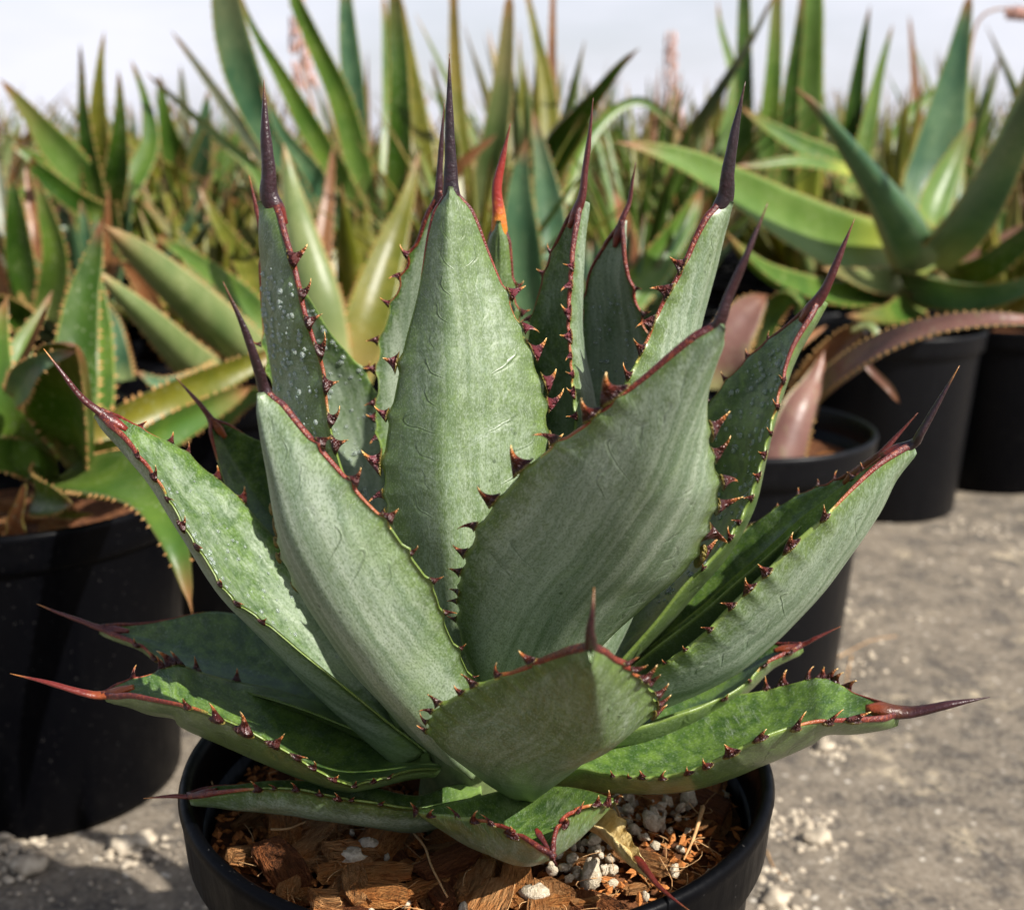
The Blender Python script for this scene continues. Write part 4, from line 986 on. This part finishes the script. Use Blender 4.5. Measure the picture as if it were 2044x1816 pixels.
# right rear clump of upright green leaves
H0 = Vector((.36, 1.35, 0))
pot(H0, 'black pot behind the big right aloe, under the straight upright leaves', .11, .2)
PHh = empty('aloe', H0 + Vector((0, 0, .19)), 'aloe with straight bright green upright leaves leaving the top right of the photo', 'aloe')
bl(PHh, [(1595,400,44),(1600,280,46),(1608,150,38),(1618,30,28),(1628,-80,12)], [1.30,1.28,1.27,1.26,1.26], G_BRIGHT, .1, .3, 20)
bl(PHh, [(1570,400,18),(1572,290,20),(1580,180,17),(1595,60,10),(1604,-40,3)], [1.24,1.22,1.21,1.2,1.2], G_DARK, .1, .3, 20)
bl(PHh, [(1530,400,22),(1535,270,22),(1545,130,16),(1553,-40,9)], [1.32,1.33,1.33,1.34], G_MID, .1, .3, 20)
bl(PHh, [(1480,400,26),(1484,270,21),(1485,130,17),(1486,-60,10)], [1.26,1.24,1.23,1.23], G_DARK, .1, .3, 20)
bl(PHh, [(1440,410,22),(1450,280,20),(1470,180,14),(1440,60,6),(1432,0,2)], [1.35,1.38,1.4,1.42,1.43], G_BRIGHT, .1, .3, 20)
bl(PHh, [(1690,380,20),(1700,260,21),(1714,150,14),(1728,60,7),(1737,10,2)], [1.38,1.36,1.35,1.34,1.34], G_DARK, .1, .3, 16)
bl(PHh, [(1700,390,22),(1730,270,18),(1755,150,10),(1782,48,2)], [1.32,1.34,1.36,1.37], G_MID, .1, .3, 16)
bl(PHh, [(1345,330,14),(1400,240,15),(1450,160,12),(1500,80,7),(1545,-10,3)], [1.2,1.12,1.08,1.06,1.05], G_GREY, .1, .3, 8)
bl(PHh, [(1750,360,12),(1800,250,14),(1860,190,10),(1920,165,3)], [1.4,1.45,1.5,1.52], G_MID, .3, .3, 8)
bl(PHh, [(1836,380,12),(1832,240,12),(1824,130,7),(1815,30,2)], [1.5,1.52,1.54,1.55], G_BROWN, .1, .3, 8)

# big right aloe
F0 = Vector((.42, .92, 0))
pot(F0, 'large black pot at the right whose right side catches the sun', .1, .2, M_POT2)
PF = empty('aloe', F0 + Vector((0, 0, .19)), 'big smooth green aloe with a long leaf stretching left, right side of the photo', 'aloe')
bl(PF, [(1800,500,46),(1700,488,62),(1590,440,62),(1480,378,50),(1380,325,34),(1290,295,16),(1228,284,3)], [.92,.86,.80,.76,.73,.71,.70], G_BRIGHT, .15, .3, 30)
bl(PF, [(1810,500,52),(1770,420,50),(1720,340,36),(1665,262,22),(1625,212,12),(1588,176,4)], [.90,.82,.76,.72,.70,.69], G_BLUE, .1, -.7, 28, th=.3)
bl(PF, [(1760,400,14),(1690,335,26),(1600,290,22),(1530,250,13),(1478,214,3)], [1.0,.98,.96,.95,.94], G_MID, .3, .3, 20)
bl(PF, [(1700,340,14),(1600,322,13),(1520,330,9),(1470,332,3)], [.95,.92,.90,.89], G_BRIGHT, .3, .3, 10)
bl(PF, [(1850,480,24),(1870,400,34),(1905,320,24),(1945,235,3)], [.96,1.0,1.03,1.05], G_BRIGHT, .1, .3, 14)
bl(PF, [(1850,460,60),(1865,360,64),(1890,230,46),(1915,100,24),(1938,-20,6)], [1.05,1.1,1.12,1.13,1.13], G_BLUE, .1, .3, 26)
bl(PF, [(1850,540,50),(1925,460,60),(1990,350,52),(2045,220,40),(2090,60,20),(2110,-20,5)], [.90,.82,.76,.72,.69,.68], G_BLUE, .15, .3, 26)
bl(PF, [(1790,570,30),(1880,590,32),(1970,592,26),(2060,566,18),(2150,520,4)], [.90,.82,.76,.72,.70], G_BLUE, .6, .5, 18)
bl(PF, [(1800,580,26),(1680,585,26),(1560,552,26),(1490,505,18),(1448,462,4)], [.90,.80,.73,.70,.69], G_MID, .6, .5, 18)
bl(PF, [(1810,540,30),(1865,495,34),(1920,455,28),(1965,420,4)], [.92,.93,.95,.97], G_BRIGHT, .2, .4, 12)
bl(PF, [(1810,560,30),(1740,560,28),(1680,545,18),(1640,535,4)], [.90,.83,.79,.78], G_PALE, .4, .4, 12)
bl(PF, [(1870,580,30),(1960,520,26),(2030,470,18),(2090,440,3)], [.96,1.0,1.03,1.05], G_PINK, .3, .4, 12)
bl(PF, [(1830,600,26),(1790,625,26),(1730,632,18),(1690,630,4)], [.88,.80,.77,.76], G_MID, .5, .4, 8)
bl(PF, [(1880,560,36),(1960,540,32),(2040,480,24),(2120,400,5)], [.95,.90,.87,.85], G_DARK, .3, .4, 12)

# pink agave in the grey pot
K0 = Vector((.178, .49, 0))
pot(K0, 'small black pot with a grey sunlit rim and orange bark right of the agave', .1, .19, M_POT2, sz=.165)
PK = empty('agave', K0 + Vector((0, 0, .17)), 'pinkish brown agave with an arching leaf reaching the right edge of the photo', 'agave')
bl(PK, [(1600,810,22),(1660,750,30),(1750,690,32),(1860,650,26),(1970,636,20),(2090,640,12)], [.50,.46,.43,.41,.40,.40], G_PINK, .2, .4, 34, fv=(0,-.6,1))
bl(PK, [(1495,1110,50),(1545,960,48),(1590,830,36),(1625,760,20),(1645,700,4)], [.40,.42,.44,.46,.47], G_PINK, .1, .3, 26, nside=-1)
bl(PK, [(1600,790,34),(1640,730,30),(1685,680,24),(1722,652,14)], [.50,.49,.485,.48], G_BROWN, .1, .5, 14)
bl(PK, [(1700,655,14),(1735,648,13),(1750,668,9),(1738,695,7),(1718,705,3)], [.48,.475,.47,.465,.46], G_PALE, .3, .3, 0)
bl(PK, [(1640,740,7),(1700,705,7),(1745,745,8),(1775,775,8),(1795,805,3)], [.48,.46,.45,.44,.44], G_PINK, .2, .3, 0)
bl(PK, [(1440,780,40),(1455,690,44),(1490,625,34),(1530,588,8)], [.52,.52,.53,.54], G_PINK, .1, .3, 18)
bl(PK, [(1520,700,14),(1540,630,22),(1570,596,20),(1600,620,16),(1606,660,6)], [.56,.56,.55,.54,.53], G_MID, .2, .4, 14)
bl(PK, [(1450,700,12),(1520,740,12),(1590,690,10),(1650,650,3)], [.56,.5,.52,.55], G_BROWN, .2, .4, 14)
# far right pot
L0 = Vector((.75, 1.32, 0))
pot(L0, 'black pot at the right edge, furthest right behind the large pot', .11, .2)
PL_ = empty('aloe', L0 + Vector((0, 0, .19)), 'dark aloe at the right edge of the photo behind the big smooth aloe', 'aloe')
bl(PL_, [(2060,560,40),(2040,500,36),(1990,430,22),(1960,380,3)], [1.32,1.28,1.25,1.24], G_DARK, .2, .3, 14)
bl(PL_, [(2080,560,40),(2090,400,36),(2070,240,22),(2050,150,3)], [1.35,1.38,1.4,1.42], G_MID, .2, .3, 14)
bl(PL_, [(2060,560,30),(2010,590,30),(1970,570,22),(1930,520,3)], [1.3,1.22,1.18,1.16], G_BROWN, .2, .3, 14)

# ------------------------------------------------------------------ rows of further potted aloes
def rosette_proto(kind, seed):
    rng = random.Random(seed); leaves = []
    nlf = {'up': 17, 'star': 24, 'grass': 30, 'arch': 18}[kind]
    for i in range(nlf):
        az = i * 2.399 + rng.uniform(-.25, .25); q = i / nlf
        L_ = rng.uniform(.75, 1.15) * {'up': .34, 'star': .17, 'grass': .26, 'arch': .25}[kind] * (1 - .2 * q)
        e0 = {'up': 1.25, 'star': .55, 'grass': 1.0, 'arch': .8}[kind] + .5 * q + rng.uniform(-.15, .15)
        curl = {'up': -.25, 'star': .35, 'grass': -.5, 'arch': -1.3}[kind] * rng.uniform(.6, 1.3)
        d = Vector((math.cos(az), math.sin(az), 0)); p = Vector((0, 0, .0)) + d * .008; C = [p.copy()]
        n = 12
        for k in range(n):
            el = min(1.5, e0 + curl * (k / n)); p = p + (d * math.cos(el) + Vector((0, 0, math.sin(el)))) * (L_ / n); C.append(p.copy())
        w0 = L_ * {'up': .055, 'star': .095, 'grass': .030, 'arch': .062}[kind]
        W = [w0 * (min(1, .55 + 2.2 * (k / n)) * (1 - (k / n) ** 1.7) + .01) for k in range(n + 1)]
        leaves.append((C, W, Vector((-d.y, d.x, 0)), Vector((-d.x * .5, -d.y * .5, 1))))
    return leaves
def blade_mesh_lo(C, W, S0, N0, mat):
    vs, fs, A = [], [], {'u': [], 't': []}; S = S0.copy(); m = len(C) - 1
    for i, c in enumerate(C):
        T = (C[min(m, i + 1)] - C[max(0, i - 1)]).normalized(); S = (S - T * S.dot(T)).normalized(); N = T.cross(S)
        if N.dot(N0) < 0: N = -N
        w_ = W[i]
        for u, off in ((-1, 0), (-.5, -.42), (0, -.6), (.5, -.42), (1, 0), (.5, -.12), (0, -.25), (-.5, -.12)):
            vs.append(c + S * (u * w_) + N * (off * w_)); A['u'].append(u); A['t'].append(i / m)
    for i in range(m):
        for k in range(8): k2 = (k + 1) % 8; fs.append((i * 8 + k, i * 8 + k2, i * 8 + 8 + k2, i * 8 + 8 + k))
    return mesh('leaf', vs, fs, mat, True, None, A)
protos = []
rngp = random.Random(11)
for kind, mats in (('up', (G_BLUE, G_MID)), ('star', (G_OLIVE, G_PALE)), ('grass', (G_MID, G_OLIVE)), ('arch', (G_BRIGHT, G_DARK)), ('star', (G_BLUE, G_BROWN)), ('up', (G_OLIVE, G_PALE)), ('arch', (G_GREY, G_MID)), ('grass', (G_BROWN, G_PALE))):
    for mi, mt in enumerate(mats):
        lv = rosette_proto(kind, rngp.randrange(999))
        alt = mats[1 - mi]
        protos.append((kind, mt, [blade_mesh_lo(*l, mt if rngp.random() < .8 else alt) for l in lv]))
KL = {'up': 'blurred aloe with stiff upright leaves in the rows behind', 'star': 'blurred spiky rosette aloe in the rows behind', 'grass': 'blurred thin leaved grassy aloe in the rows behind', 'arch': 'blurred aloe with arching leaves in the rows behind'}
far_pot_body = {}
def far_plant(x, y, k, s, rot, zh=.19):
    kind, mt, ms = protos[k]
    cname = {'aloe_blue': 'blue-green', 'aloe_mid': 'mid green', 'aloe_olive': 'olive', 'aloe_pale': 'pale yellowish', 'aloe_bright': 'bright green', 'aloe_dark': 'dark green', 'aloe_brown': 'reddish brown', 'aloe_grey': 'grey-green'}[mt.name]
    side = 'left' if x < -.12 * (y + .37) else ('right' if x > .12 * (y + .37) else 'middle')
    lab = KL[kind].replace('aloe', cname + ' aloe', 1).replace('in the rows behind', 'in the ' + ('nearer' if y < 2 else 'farthest') + ' rows behind, ' + side)
    e = empty('aloe', (x, y, zh), lab, 'aloe', lab.replace('aloe', 'aloes', 1))
    e.rotation_euler.z = rot; e.scale = (s, s, s)
    for m_ in ms: obj('leaf', m_, e)
    p = pot(Vector((x, y, 0)), 'blurred black pot in the rows behind', .1, .19, group='black pots in the rows behind')
rng = random.Random(21)
taken = [(p.x, p.y) for p in (A0, B0, C0, D0, E0, H0, F0, K0, L0)] + [(-.47, 1.0), (-.30, 1.32), (-.60, .80)]
cnt = 0
row = 0; y = .98
while y < 5.2:
    half = (y + .371) * 0.45 + .12
    x = -half + rng.uniform(0, .1)
    while x < half:
        px, py = x + rng.uniform(-.04, .04), y + rng.uniform(-.05, .05)
        ok = all((px - a) ** 2 + (py - b) ** 2 > .17 ** 2 for a, b in taken)
        aisle = px > .30 * (py + .1) + .25 and py < 1.25
        if ok and not aisle:
            left = px < 0
            k = rng.choice((0, 2, 3, 5, 6, 7, 8, 9, 12, 13, 15)) if left else rng.choice((1, 4, 5, 6, 10, 11, 14, 15, 2, 9))
            kind = protos[k][0]
            s = rng.uniform(.85, 1.35) * (1.0 if y < 2 else 1.25) * (.8 if kind == 'up' and not (-.5 < px / (py + .37) < .4 and rng.random() < .3) else 1)
            far_plant(px, py, k, s, rng.uniform(0, 6.28)); cnt += 1; taken.append((px, py))
        x += rng.uniform(.18, .24) * (1 if y < 2.2 else 1.3)
    y += .22 if y < 2 else (.36 if y < 3.2 else .55); row += 1
# scrawny narrow-leaved plants squeezed in between the nearer ones
tries = 0; extra = 0
while extra < 44 and tries < 3000:
    tries += 1
    y = rng.uniform(.80, 1.75); x = rng.uniform(-.46, .46) * (y + .371)
    if x > .30 * (y + .1) + .25 and y < 1.25: continue
    if x > .20 and y < 1.3: continue
    if min((x - a) ** 2 + (y - b) ** 2 for a, b in taken) < .125 ** 2: continue
    far_plant(x, y, rng.choice((4, 5, 14, 15, 4, 5, 2, 8)), rng.uniform(.9, 1.35), rng.uniform(0, 6.28)); taken.append((x, y)); extra += 1
print('far plants', cnt, extra)
# nearer plants standing against the sky, upper left
N1 = Vector((-.47, 1.0, 0))
pot(N1, 'black pot under the yellow-green spiky aloe, upper left', .1, .2)
P1 = empty('aloe', N1 + Vector((0, 0, .19)), 'yellow-green spiky aloe standing against the sky, upper left', 'aloe')
bl(P1, [(210,420,26),(200,320,24),(196,220,17),(200,130,8),(208,62,2)], [.98,.96,.95,.95,.95], G_OLIVE, .1, .3, 18)
bl(P1, [(200,420,20),(178,320,18),(166,220,11),(163,150,6),(160,88,2)], [.94,.92,.91,.91,.90], G_DARK, .1, .3, 16)
bl(P1, [(220,420,24),(234,330,24),(240,240,14),(238,170,6),(236,140,2)], [.95,.93,.92,.92,.92], G_DARK, .1, .3, 16)
bl(P1, [(205,420,26),(160,350,32),(100,280,30),(50,215,16),(0,158,4)], [.96,.92,.89,.87,.86], G_BRIGHT, .3, .3, 22)
bl(P1, [(200,420,22),(150,370,24),(90,330,20),(40,300,8),(20,290,2)], [.97,.94,.92,.91,.91], G_MID, .3, .3, 16)
bl(P1, [(220,420,24),(270,350,24),(300,280,18),(290,200,9),(262,120,3)], [1.0,1.03,1.05,1.06,1.06], G_MID, .2, .3, 18)
bl(P1, [(215,420,26),(225,470,26),(250,500,16),(262,520,3)], [.95,.88,.84,.83], G_DARK, .2, .3, 10)
bl(P1, [(205,430,22),(150,400,20),(80,345,18),(60,310,3)], [.94,.90,.87,.86], G_DARK, .3, .3, 10)
N2 = Vector((-.30, 1.32, 0))
pot(N2, 'black pot under the green star shaped aloe left of the tall blue-green one', .1, .2)
P2_ = empty('aloe', N2 + Vector((0, 0, .19)), 'green star shaped aloe between the spiky yellow-green one and the tall blue-green one', 'aloe')
for (pts, Yv, mt) in (([(385,380,24),(350,310,26),(330,240,15),(318,150,4)], [1.3,1.27,1.25,1.24], G_MID), ([(390,380,22),(400,300,22),(410,230,12),(415,180,2)], [1.28,1.26,1.25,1.25], G_BLUE),
                      ([(380,380,22),(320,340,22),(280,300,14),(240,250,3)], [1.28,1.22,1.19,1.18], G_OLIVE), ([(395,380,22),(440,330,22),(470,280,12),(500,220,3)], [1.3,1.3,1.3,1.3], G_BRIGHT),
                      ([(370,390,20),(330,390,18),(300,400,10),(280,420,3)], [1.26,1.2,1.17,1.16], G_MID), ([(385,380,18),(370,280,16),(366,200,9),(360,130,2)], [1.34,1.35,1.36,1.36], G_GREY),
                      ([(400,390,22),(450,380,20),(490,390,10),(510,400,3)], [1.26,1.2,1.17,1.16], G_DARK)):
    bl(P2_, pts, Yv, mt, .2, .3, 12)
N3 = Vector((-.60, .80, 0))
pot(N3, 'black pot under the reddish spotted rosette at the left edge', .1, .19)
P3_ = empty('aloe', N3 + Vector((0, 0, .18)), 'dark spotted rosette with reddish tips at the left edge above the left pot', 'aloe')
for (pts, Yv, mt) in (([(60,640,26),(40,520,28),(30,420,18),(22,340,3)], [.78,.77,.76,.76], G_DARK), ([(90,640,26),(110,520,26),(90,420,16),(70,350,3)], [.76,.74,.73,.73], G_MID), ([(40,640,26),(-10,560,26),(-30,480,16),(-60,420,3)], [.78,.77,.76,.76], G_BROWN),
                      ([(110,640,22),(160,560,22),(170,470,14),(160,400,3)], [.8,.8,.8,.8], G_BLUE), ([(70,660,26),(20,620,26),(-20,600,18),(-60,600,3)], [.72,.67,.64,.62], G_DARK), ([(120,650,20),(180,600,20),(220,540,12),(240,500,3)], [.80,.80,.80,.80], G_BROWN),
                      ([(50,600,18),(70,480,16),(60,400,10),(50,320,2)], [.84,.86,.88,.9], G_BROWN), ([(20,560,18),(10,440,16),(0,360,9),(-5,300,2)], [.84,.86,.88,.9], G_GREY)):
    bl(P3_, pts, Yv, mt, .2, .4, 22)
# flower stalks
M_FLW = mat_plain('pink_floret', (0.48, 0.28, 0.22), (0.66, 0.42, 0.36), 60, .6)
def flower_spike(pts, Y, f0, lab, seed):
    rg = random.Random(seed); P = arc([at(x, y, Y) for x, y in pts], 30)
    e = empty('flower_spike', P[0], lab, 'flower stalk')
    o = obj('stalk', tube_mesh('stalk', P, .0032, .0012, M_FLWS, 6), e); o.location = -e.location
    items = []; fb = blob(rg, 1, 1, 1, 1, 0, .2, 1)
    for _ in range(90):
        t = f0 + (1 - f0) * rg.random(); c = P[min(30, int(t * 30))]; a = rg.uniform(0, 6.28); d = Vector((math.cos(a), math.sin(a), -.5)); k = .012 * (1.25 - t)
        items.append(([c + d * (.006 + .012 * (1.2 - t)) + Vector((v.x * .0028, v.y * .0028, v.z * .009)) for v in fb[0]], fb[1]))
    f = obj('florets', join_blobs('florets', items, M_FLW), e); f.location = -e.location; f['kind'] = 'stuff'
M_FLWS = mat_plain('flower_stalk', (0.28, 0.13, 0.07), (0.40, 0.24, 0.14), 60, .6)
flower_spike([(1350,330),(1345,220),(1340,120),(1338,60)], 1.9, .35, 'faint pink flower spike against the sky right of the agave top', 1)
flower_spike([(640,300),(620,200),(598,100),(592,-20)], 1.5, .45, 'orange-pink flower spike between the tall blue-green leaves, upper left of centre', 2)
flower_spike([(1925,200),(1945,60),(1985,20),(2060,25)], 1.5, .85, 'reddish bent flower stalk crossing the top right corner', 3)

# ------------------------------------------------------------------ bark chips, perlite and fibres in the front pot
def chip_mesh(seed, mat):
    rg = random.Random(seed); n, sd = 7, 8; vs, fs = [], []
    asp = rg.uniform(.35, .75); thk = rg.uniform(.16, .30); bend = rg.uniform(-.15, .15); skew = rg.uniform(-.25, .25)
    rad = [rg.uniform(.82, 1.1) for _ in range(sd)]
    for i in range(n):
        q = i / (n - 1); x = (q - .5) * 2
        endk = 1 - .25 * abs(x) ** 3
        for k in range(sd):
            a = 2 * math.pi * (k + .5) / sd
            c, s_ = math.cos(a), math.sin(a)
            yy = math.copysign(abs(c) ** .55, c) * asp * rad[k] * endk; zz = math.copysign(abs(s_) ** .55, s_) * thk * endk
            j = .14 if i in (0, n - 1) else .02
            nz = noise.noise(Vector((x * 2, yy * 4, seed * 1.7 + k))) * .10
            vs.append(Vector((x + rg.uniform(-j, j) + skew * yy, yy + nz, zz + bend * x * x + nz * .6)))
    for i in range(n - 1):
        for k in range(sd):
            k2 = (k + 1) % sd; fs.append((i * sd + k, i * sd + k2, (i + 1) * sd + k2, (i + 1) * sd + k))
    fs.append(tuple(range(sd))[::-1]); fs.append(tuple((n - 1) * sd + k for k in range(sd)))
    return mesh('bark_chip', [v * .5 for v in vs], fs, mat, False)
CH = [[chip_mesh(i + 10 * j, BARK_U[j]) for i in range(6)] for j in range(3)]
rng = random.Random(5)
ZS = .166
placed = []
def put_chip(x, y, L_, j, rz, z=None, lab=None, grp=None, tilt=.42):
    me = CH[j][rng.randrange(6)]
    o = obj('bark_chip', me); o.scale = (L_, L_, L_)
    n_under = sum(1 for a, b, r in placed if math.hypot(x - a, y - b) < (r + L_) * .30)
    zz = z if z is not None else ZS + .0015 + L_ * .10 + min(3, n_under) * .0021
    o.location = (x, y, zz); o.rotation_euler = (rng.uniform(-tilt, tilt), rng.uniform(-tilt, tilt), rz)
    placed.append((x, y, L_))
    tag(o, lab or ('reddish brown bark chip', 'tan fibrous bark chip', 'dark brown bark chip')[j] + ' among the mulch in the front pot', 'bark chip', grp or ('reddish bark chips', 'tan bark chips', 'dark bark chips')[j] + ' in the front pot')
    return o
for _ in range(185):
    a = rng.uniform(0, 6.28); r = .084 * math.sqrt(rng.random()); x, y = r * math.cos(a), r * math.sin(a)
    if y > .03 and rng.random() < .7: continue
    L_ = rng.choice((.009, .012, .016, .020))
    if x > .030 and rng.random() < .55: L_ = .009
    put_chip(x, y, min(L_, (.0885 - r) * 2 + .006), rng.choice((0, 0, 0, 1, 1, 2)), rng.uniform(0, 3.14))
hero = (((618,1690), .021, 1, 1.05, 'long tan split bark chip left of the pot centre, fibres showing along it'), ((690,1800-60), .018, 0, .2, 'orange-red bark chip at the front left by the inner rim'),
        ((950,1765), .020, 1, 1.35, 'broad tan-orange bark chip below the folded front leaf tip'), ((1030,1770), .018, 0, 1.5, 'orange bark chip standing right of the broad tan one under the folded leaf tip'),
        ((735,1795), .016, 2, .3, 'dark rounded bark chip at the very front by the inner rim'), ((880,1790), .018, 2, 1.9, 'dark brown split chip in the shade under the front leaf'),
        ((560,1655), .014, 0, 2.4, 'small red bark chip at the left inner wall of the front pot'), ((1420,1590), .020, 0, 1.2, 'big orange bark chip at the right inner wall in the pot shade'),
        ((1330,1600), .016, 0, .6, 'rust coloured bark chip right of the withered leaf'), ((1110,1775), .014, 1, 2.2, 'thin tan bark sliver between white pebbles at the front'),
        ((520,1700), .015, 0, .9, 'orange-red bark chip in the sun at the left front wall'), ((800,1740), .013, 0, 1.2, 'russet bark chip in the sun left of the folded leaf'))
for (p, L_, j, rz, lab) in hero:
    c = gz(p[0], p[1], ZS + .006); put_chip(c.x, c.y, L_, j, rz, ZS + .0065, lab, tilt=.22)
PM = []
for sd_ in range(6):
    v_, f_ = blob(rng, 1, 1.1, .9, .8, 2, .28, sd_ + 40); PM.append(mesh('perlite_grain', v_, f_, M_PERL))
def grain(x, y, r, z):
    o = obj('perlite_grain', PM[rng.randrange(6)], loc=(x, y, z)); o.scale = (r * rng.uniform(.8, 1.3), r, r * .9); o.rotation_euler = (rng.uniform(0, 3), rng.uniform(0, 3), rng.uniform(0, 6))
    tag(o, 'cream white perlite grain lying on the bark in the front pot', 'perlite grain', 'perlite grains in the front pot')
n_ = 0
while n_ < 150:
    if rng.random() < .72:
        q = rng.choice(((1180, 1670), (1290, 1590), (1340, 1620), (1200, 1720), (1250, 1640), (1150, 1740))); c = gz(q[0] + rng.gauss(0, 38), q[1] + rng.gauss(0, 30), ZS + .006); x, y = c.x, c.y
    else:
        a = rng.uniform(3.0, 6.5); r = .086 * math.sqrt(rng.random()); x, y = r * math.cos(a), r * math.sin(a)
    if math.hypot(x, y) > .0865: continue
    grain(x, y, rng.uniform(.0010, .0021), ZS + rng.uniform(.004, .0085)); n_ += 1
for (px_, py_, r) in ((1068, 1784, .0040), (1180, 1745, .0036), (1300, 1640, .0040), (735, 1690, .0036), (1375, 1600, .0034), (570, 1640, .0030), (700, 1715, .0040)):
    c = gz(px_, py_, ZS + .008); grain(c.x, c.y, r, ZS + .0085)
# fine crumbs and coir dust
items = []
crumb = [blob(rng, 1, 1.6, .7, .6, 0, .3, i) for i in range(5)]
for _ in range(2600):
    a = rng.uniform(0, 6.28); r = .089 * math.sqrt(rng.random()); v_, f_ = crumb[rng.randrange(5)]; k = rng.uniform(.0007, .0022)
    m_ = Matrix.Rotation(rng.uniform(0, 6.28), 3, 'Z') @ Matrix.Rotation(rng.uniform(-.6, .6), 3, 'Y')
    c = Vector((r * math.cos(a), r * math.sin(a), ZS + rng.uniform(.001, .0055))); items.append(([c + m_ @ (v * k) for v in v_], f_))
tag(obj('bark_crumbs', join_blobs('bark_crumbs', items, BARK[0])), 'orange-brown bark crumbs filling the gaps between the chips', 'bark crumbs', kind='stuff')
tv, tf = [], []
for _ in range(420):
    a = rng.uniform(0, 6.28); r = .082 * math.sqrt(rng.random()); p = Vector((r * math.cos(a), r * math.sin(a), ZS + rng.uniform(.004, .010)))
    d = Vector((rng.gauss(0, 1), rng.gauss(0, 1), rng.gauss(0, .25))).normalized(); L_ = rng.uniform(.004, .014); cur = Vector((rng.gauss(0, 1), rng.gauss(0, 1), rng.gauss(0, .4))) * L_ * .25
    w_ = rng.uniform(.00010, .00022); sd_ = d.orthogonal().normalized() * w_; ud = d.cross(sd_)
    b = len(tv)
    for k in range(5):
        q = k / 4; c = p + d * L_ * (q - .5) + cur * math.sin(q * 3.14)
        tv += [c + sd_, c - sd_ * .5 + ud * .87, c - sd_ * .5 - ud * .87]
    for k in range(4):
        for m_ in range(3): m2 = (m_ + 1) % 3; tf.append((b + k * 3 + m_, b + k * 3 + m2, b + k * 3 + 3 + m2, b + k * 3 + 3 + m_))
tag(obj('coir_fibres', mesh('coir_fibres', tv, tf, M_FIB)), 'fine straw-coloured coir fibres strewn over the bark', 'fibres', kind='stuff')
for k, (pp, lab) in enumerate(((((824,1660),(848,1690),(862,1730),(893,1790)), 'long curved pale fibre over the bark under the front leaf'), (((1403,1610),(1385,1670),(1365,1715)), 'brown splinter leaning on the right inner wall of the front pot'),
                               (((540,1655),(575,1653),(610,1640)), 'short pale curl of fibre at the left of the bark'), (((405,1510),(415,1540),(424,1565)), 'thin brown strand hanging inside the left rim'),
                               (((1225,1600),(1240,1635),(1262,1690)), 'fine yellow fibre beside the withered leaf'))):
    P = [gz(q[0], q[1], ZS + .012) for q in pp]
    tag(obj('fibre', tube_mesh('fibre', P, .00045 if k != 1 else .0009, .0003, M_FIB, 5)), lab, 'fibre')

# bark showing in the two neighbouring pots
for (pc, zc_, n, span, lab, grp) in ((K0, .166, 26, (-.06, .07, -.07, .03), 'orange bark chip in the small pot right of the agave', 'bark chips in the small right pot'),
                                     (A0, .176, 26, (-.07, .07, -.085, .0), 'orange-brown bark chip in the left pot', 'bark chips in the left pot')):
    for _ in range(n):
        x, y = rng.uniform(span[0], span[1]), rng.uniform(span[2], span[3])
        if math.hypot(x, y) > .082: continue
        o = obj('bark_chip', CH[rng.choice((0, 0, 1))][rng.randrange(6)]); L_ = rng.choice((.012, .017, .022)); o.scale = (L_, L_, L_)
        o.location = (pc.x + x, pc.y + y, zc_ + .002 + rng.uniform(0, .004)); o.rotation_euler = (rng.uniform(-.5, .5), rng.uniform(-.5, .5), rng.uniform(0, 3.1))
        tag(o, lab, 'bark chip', grp)
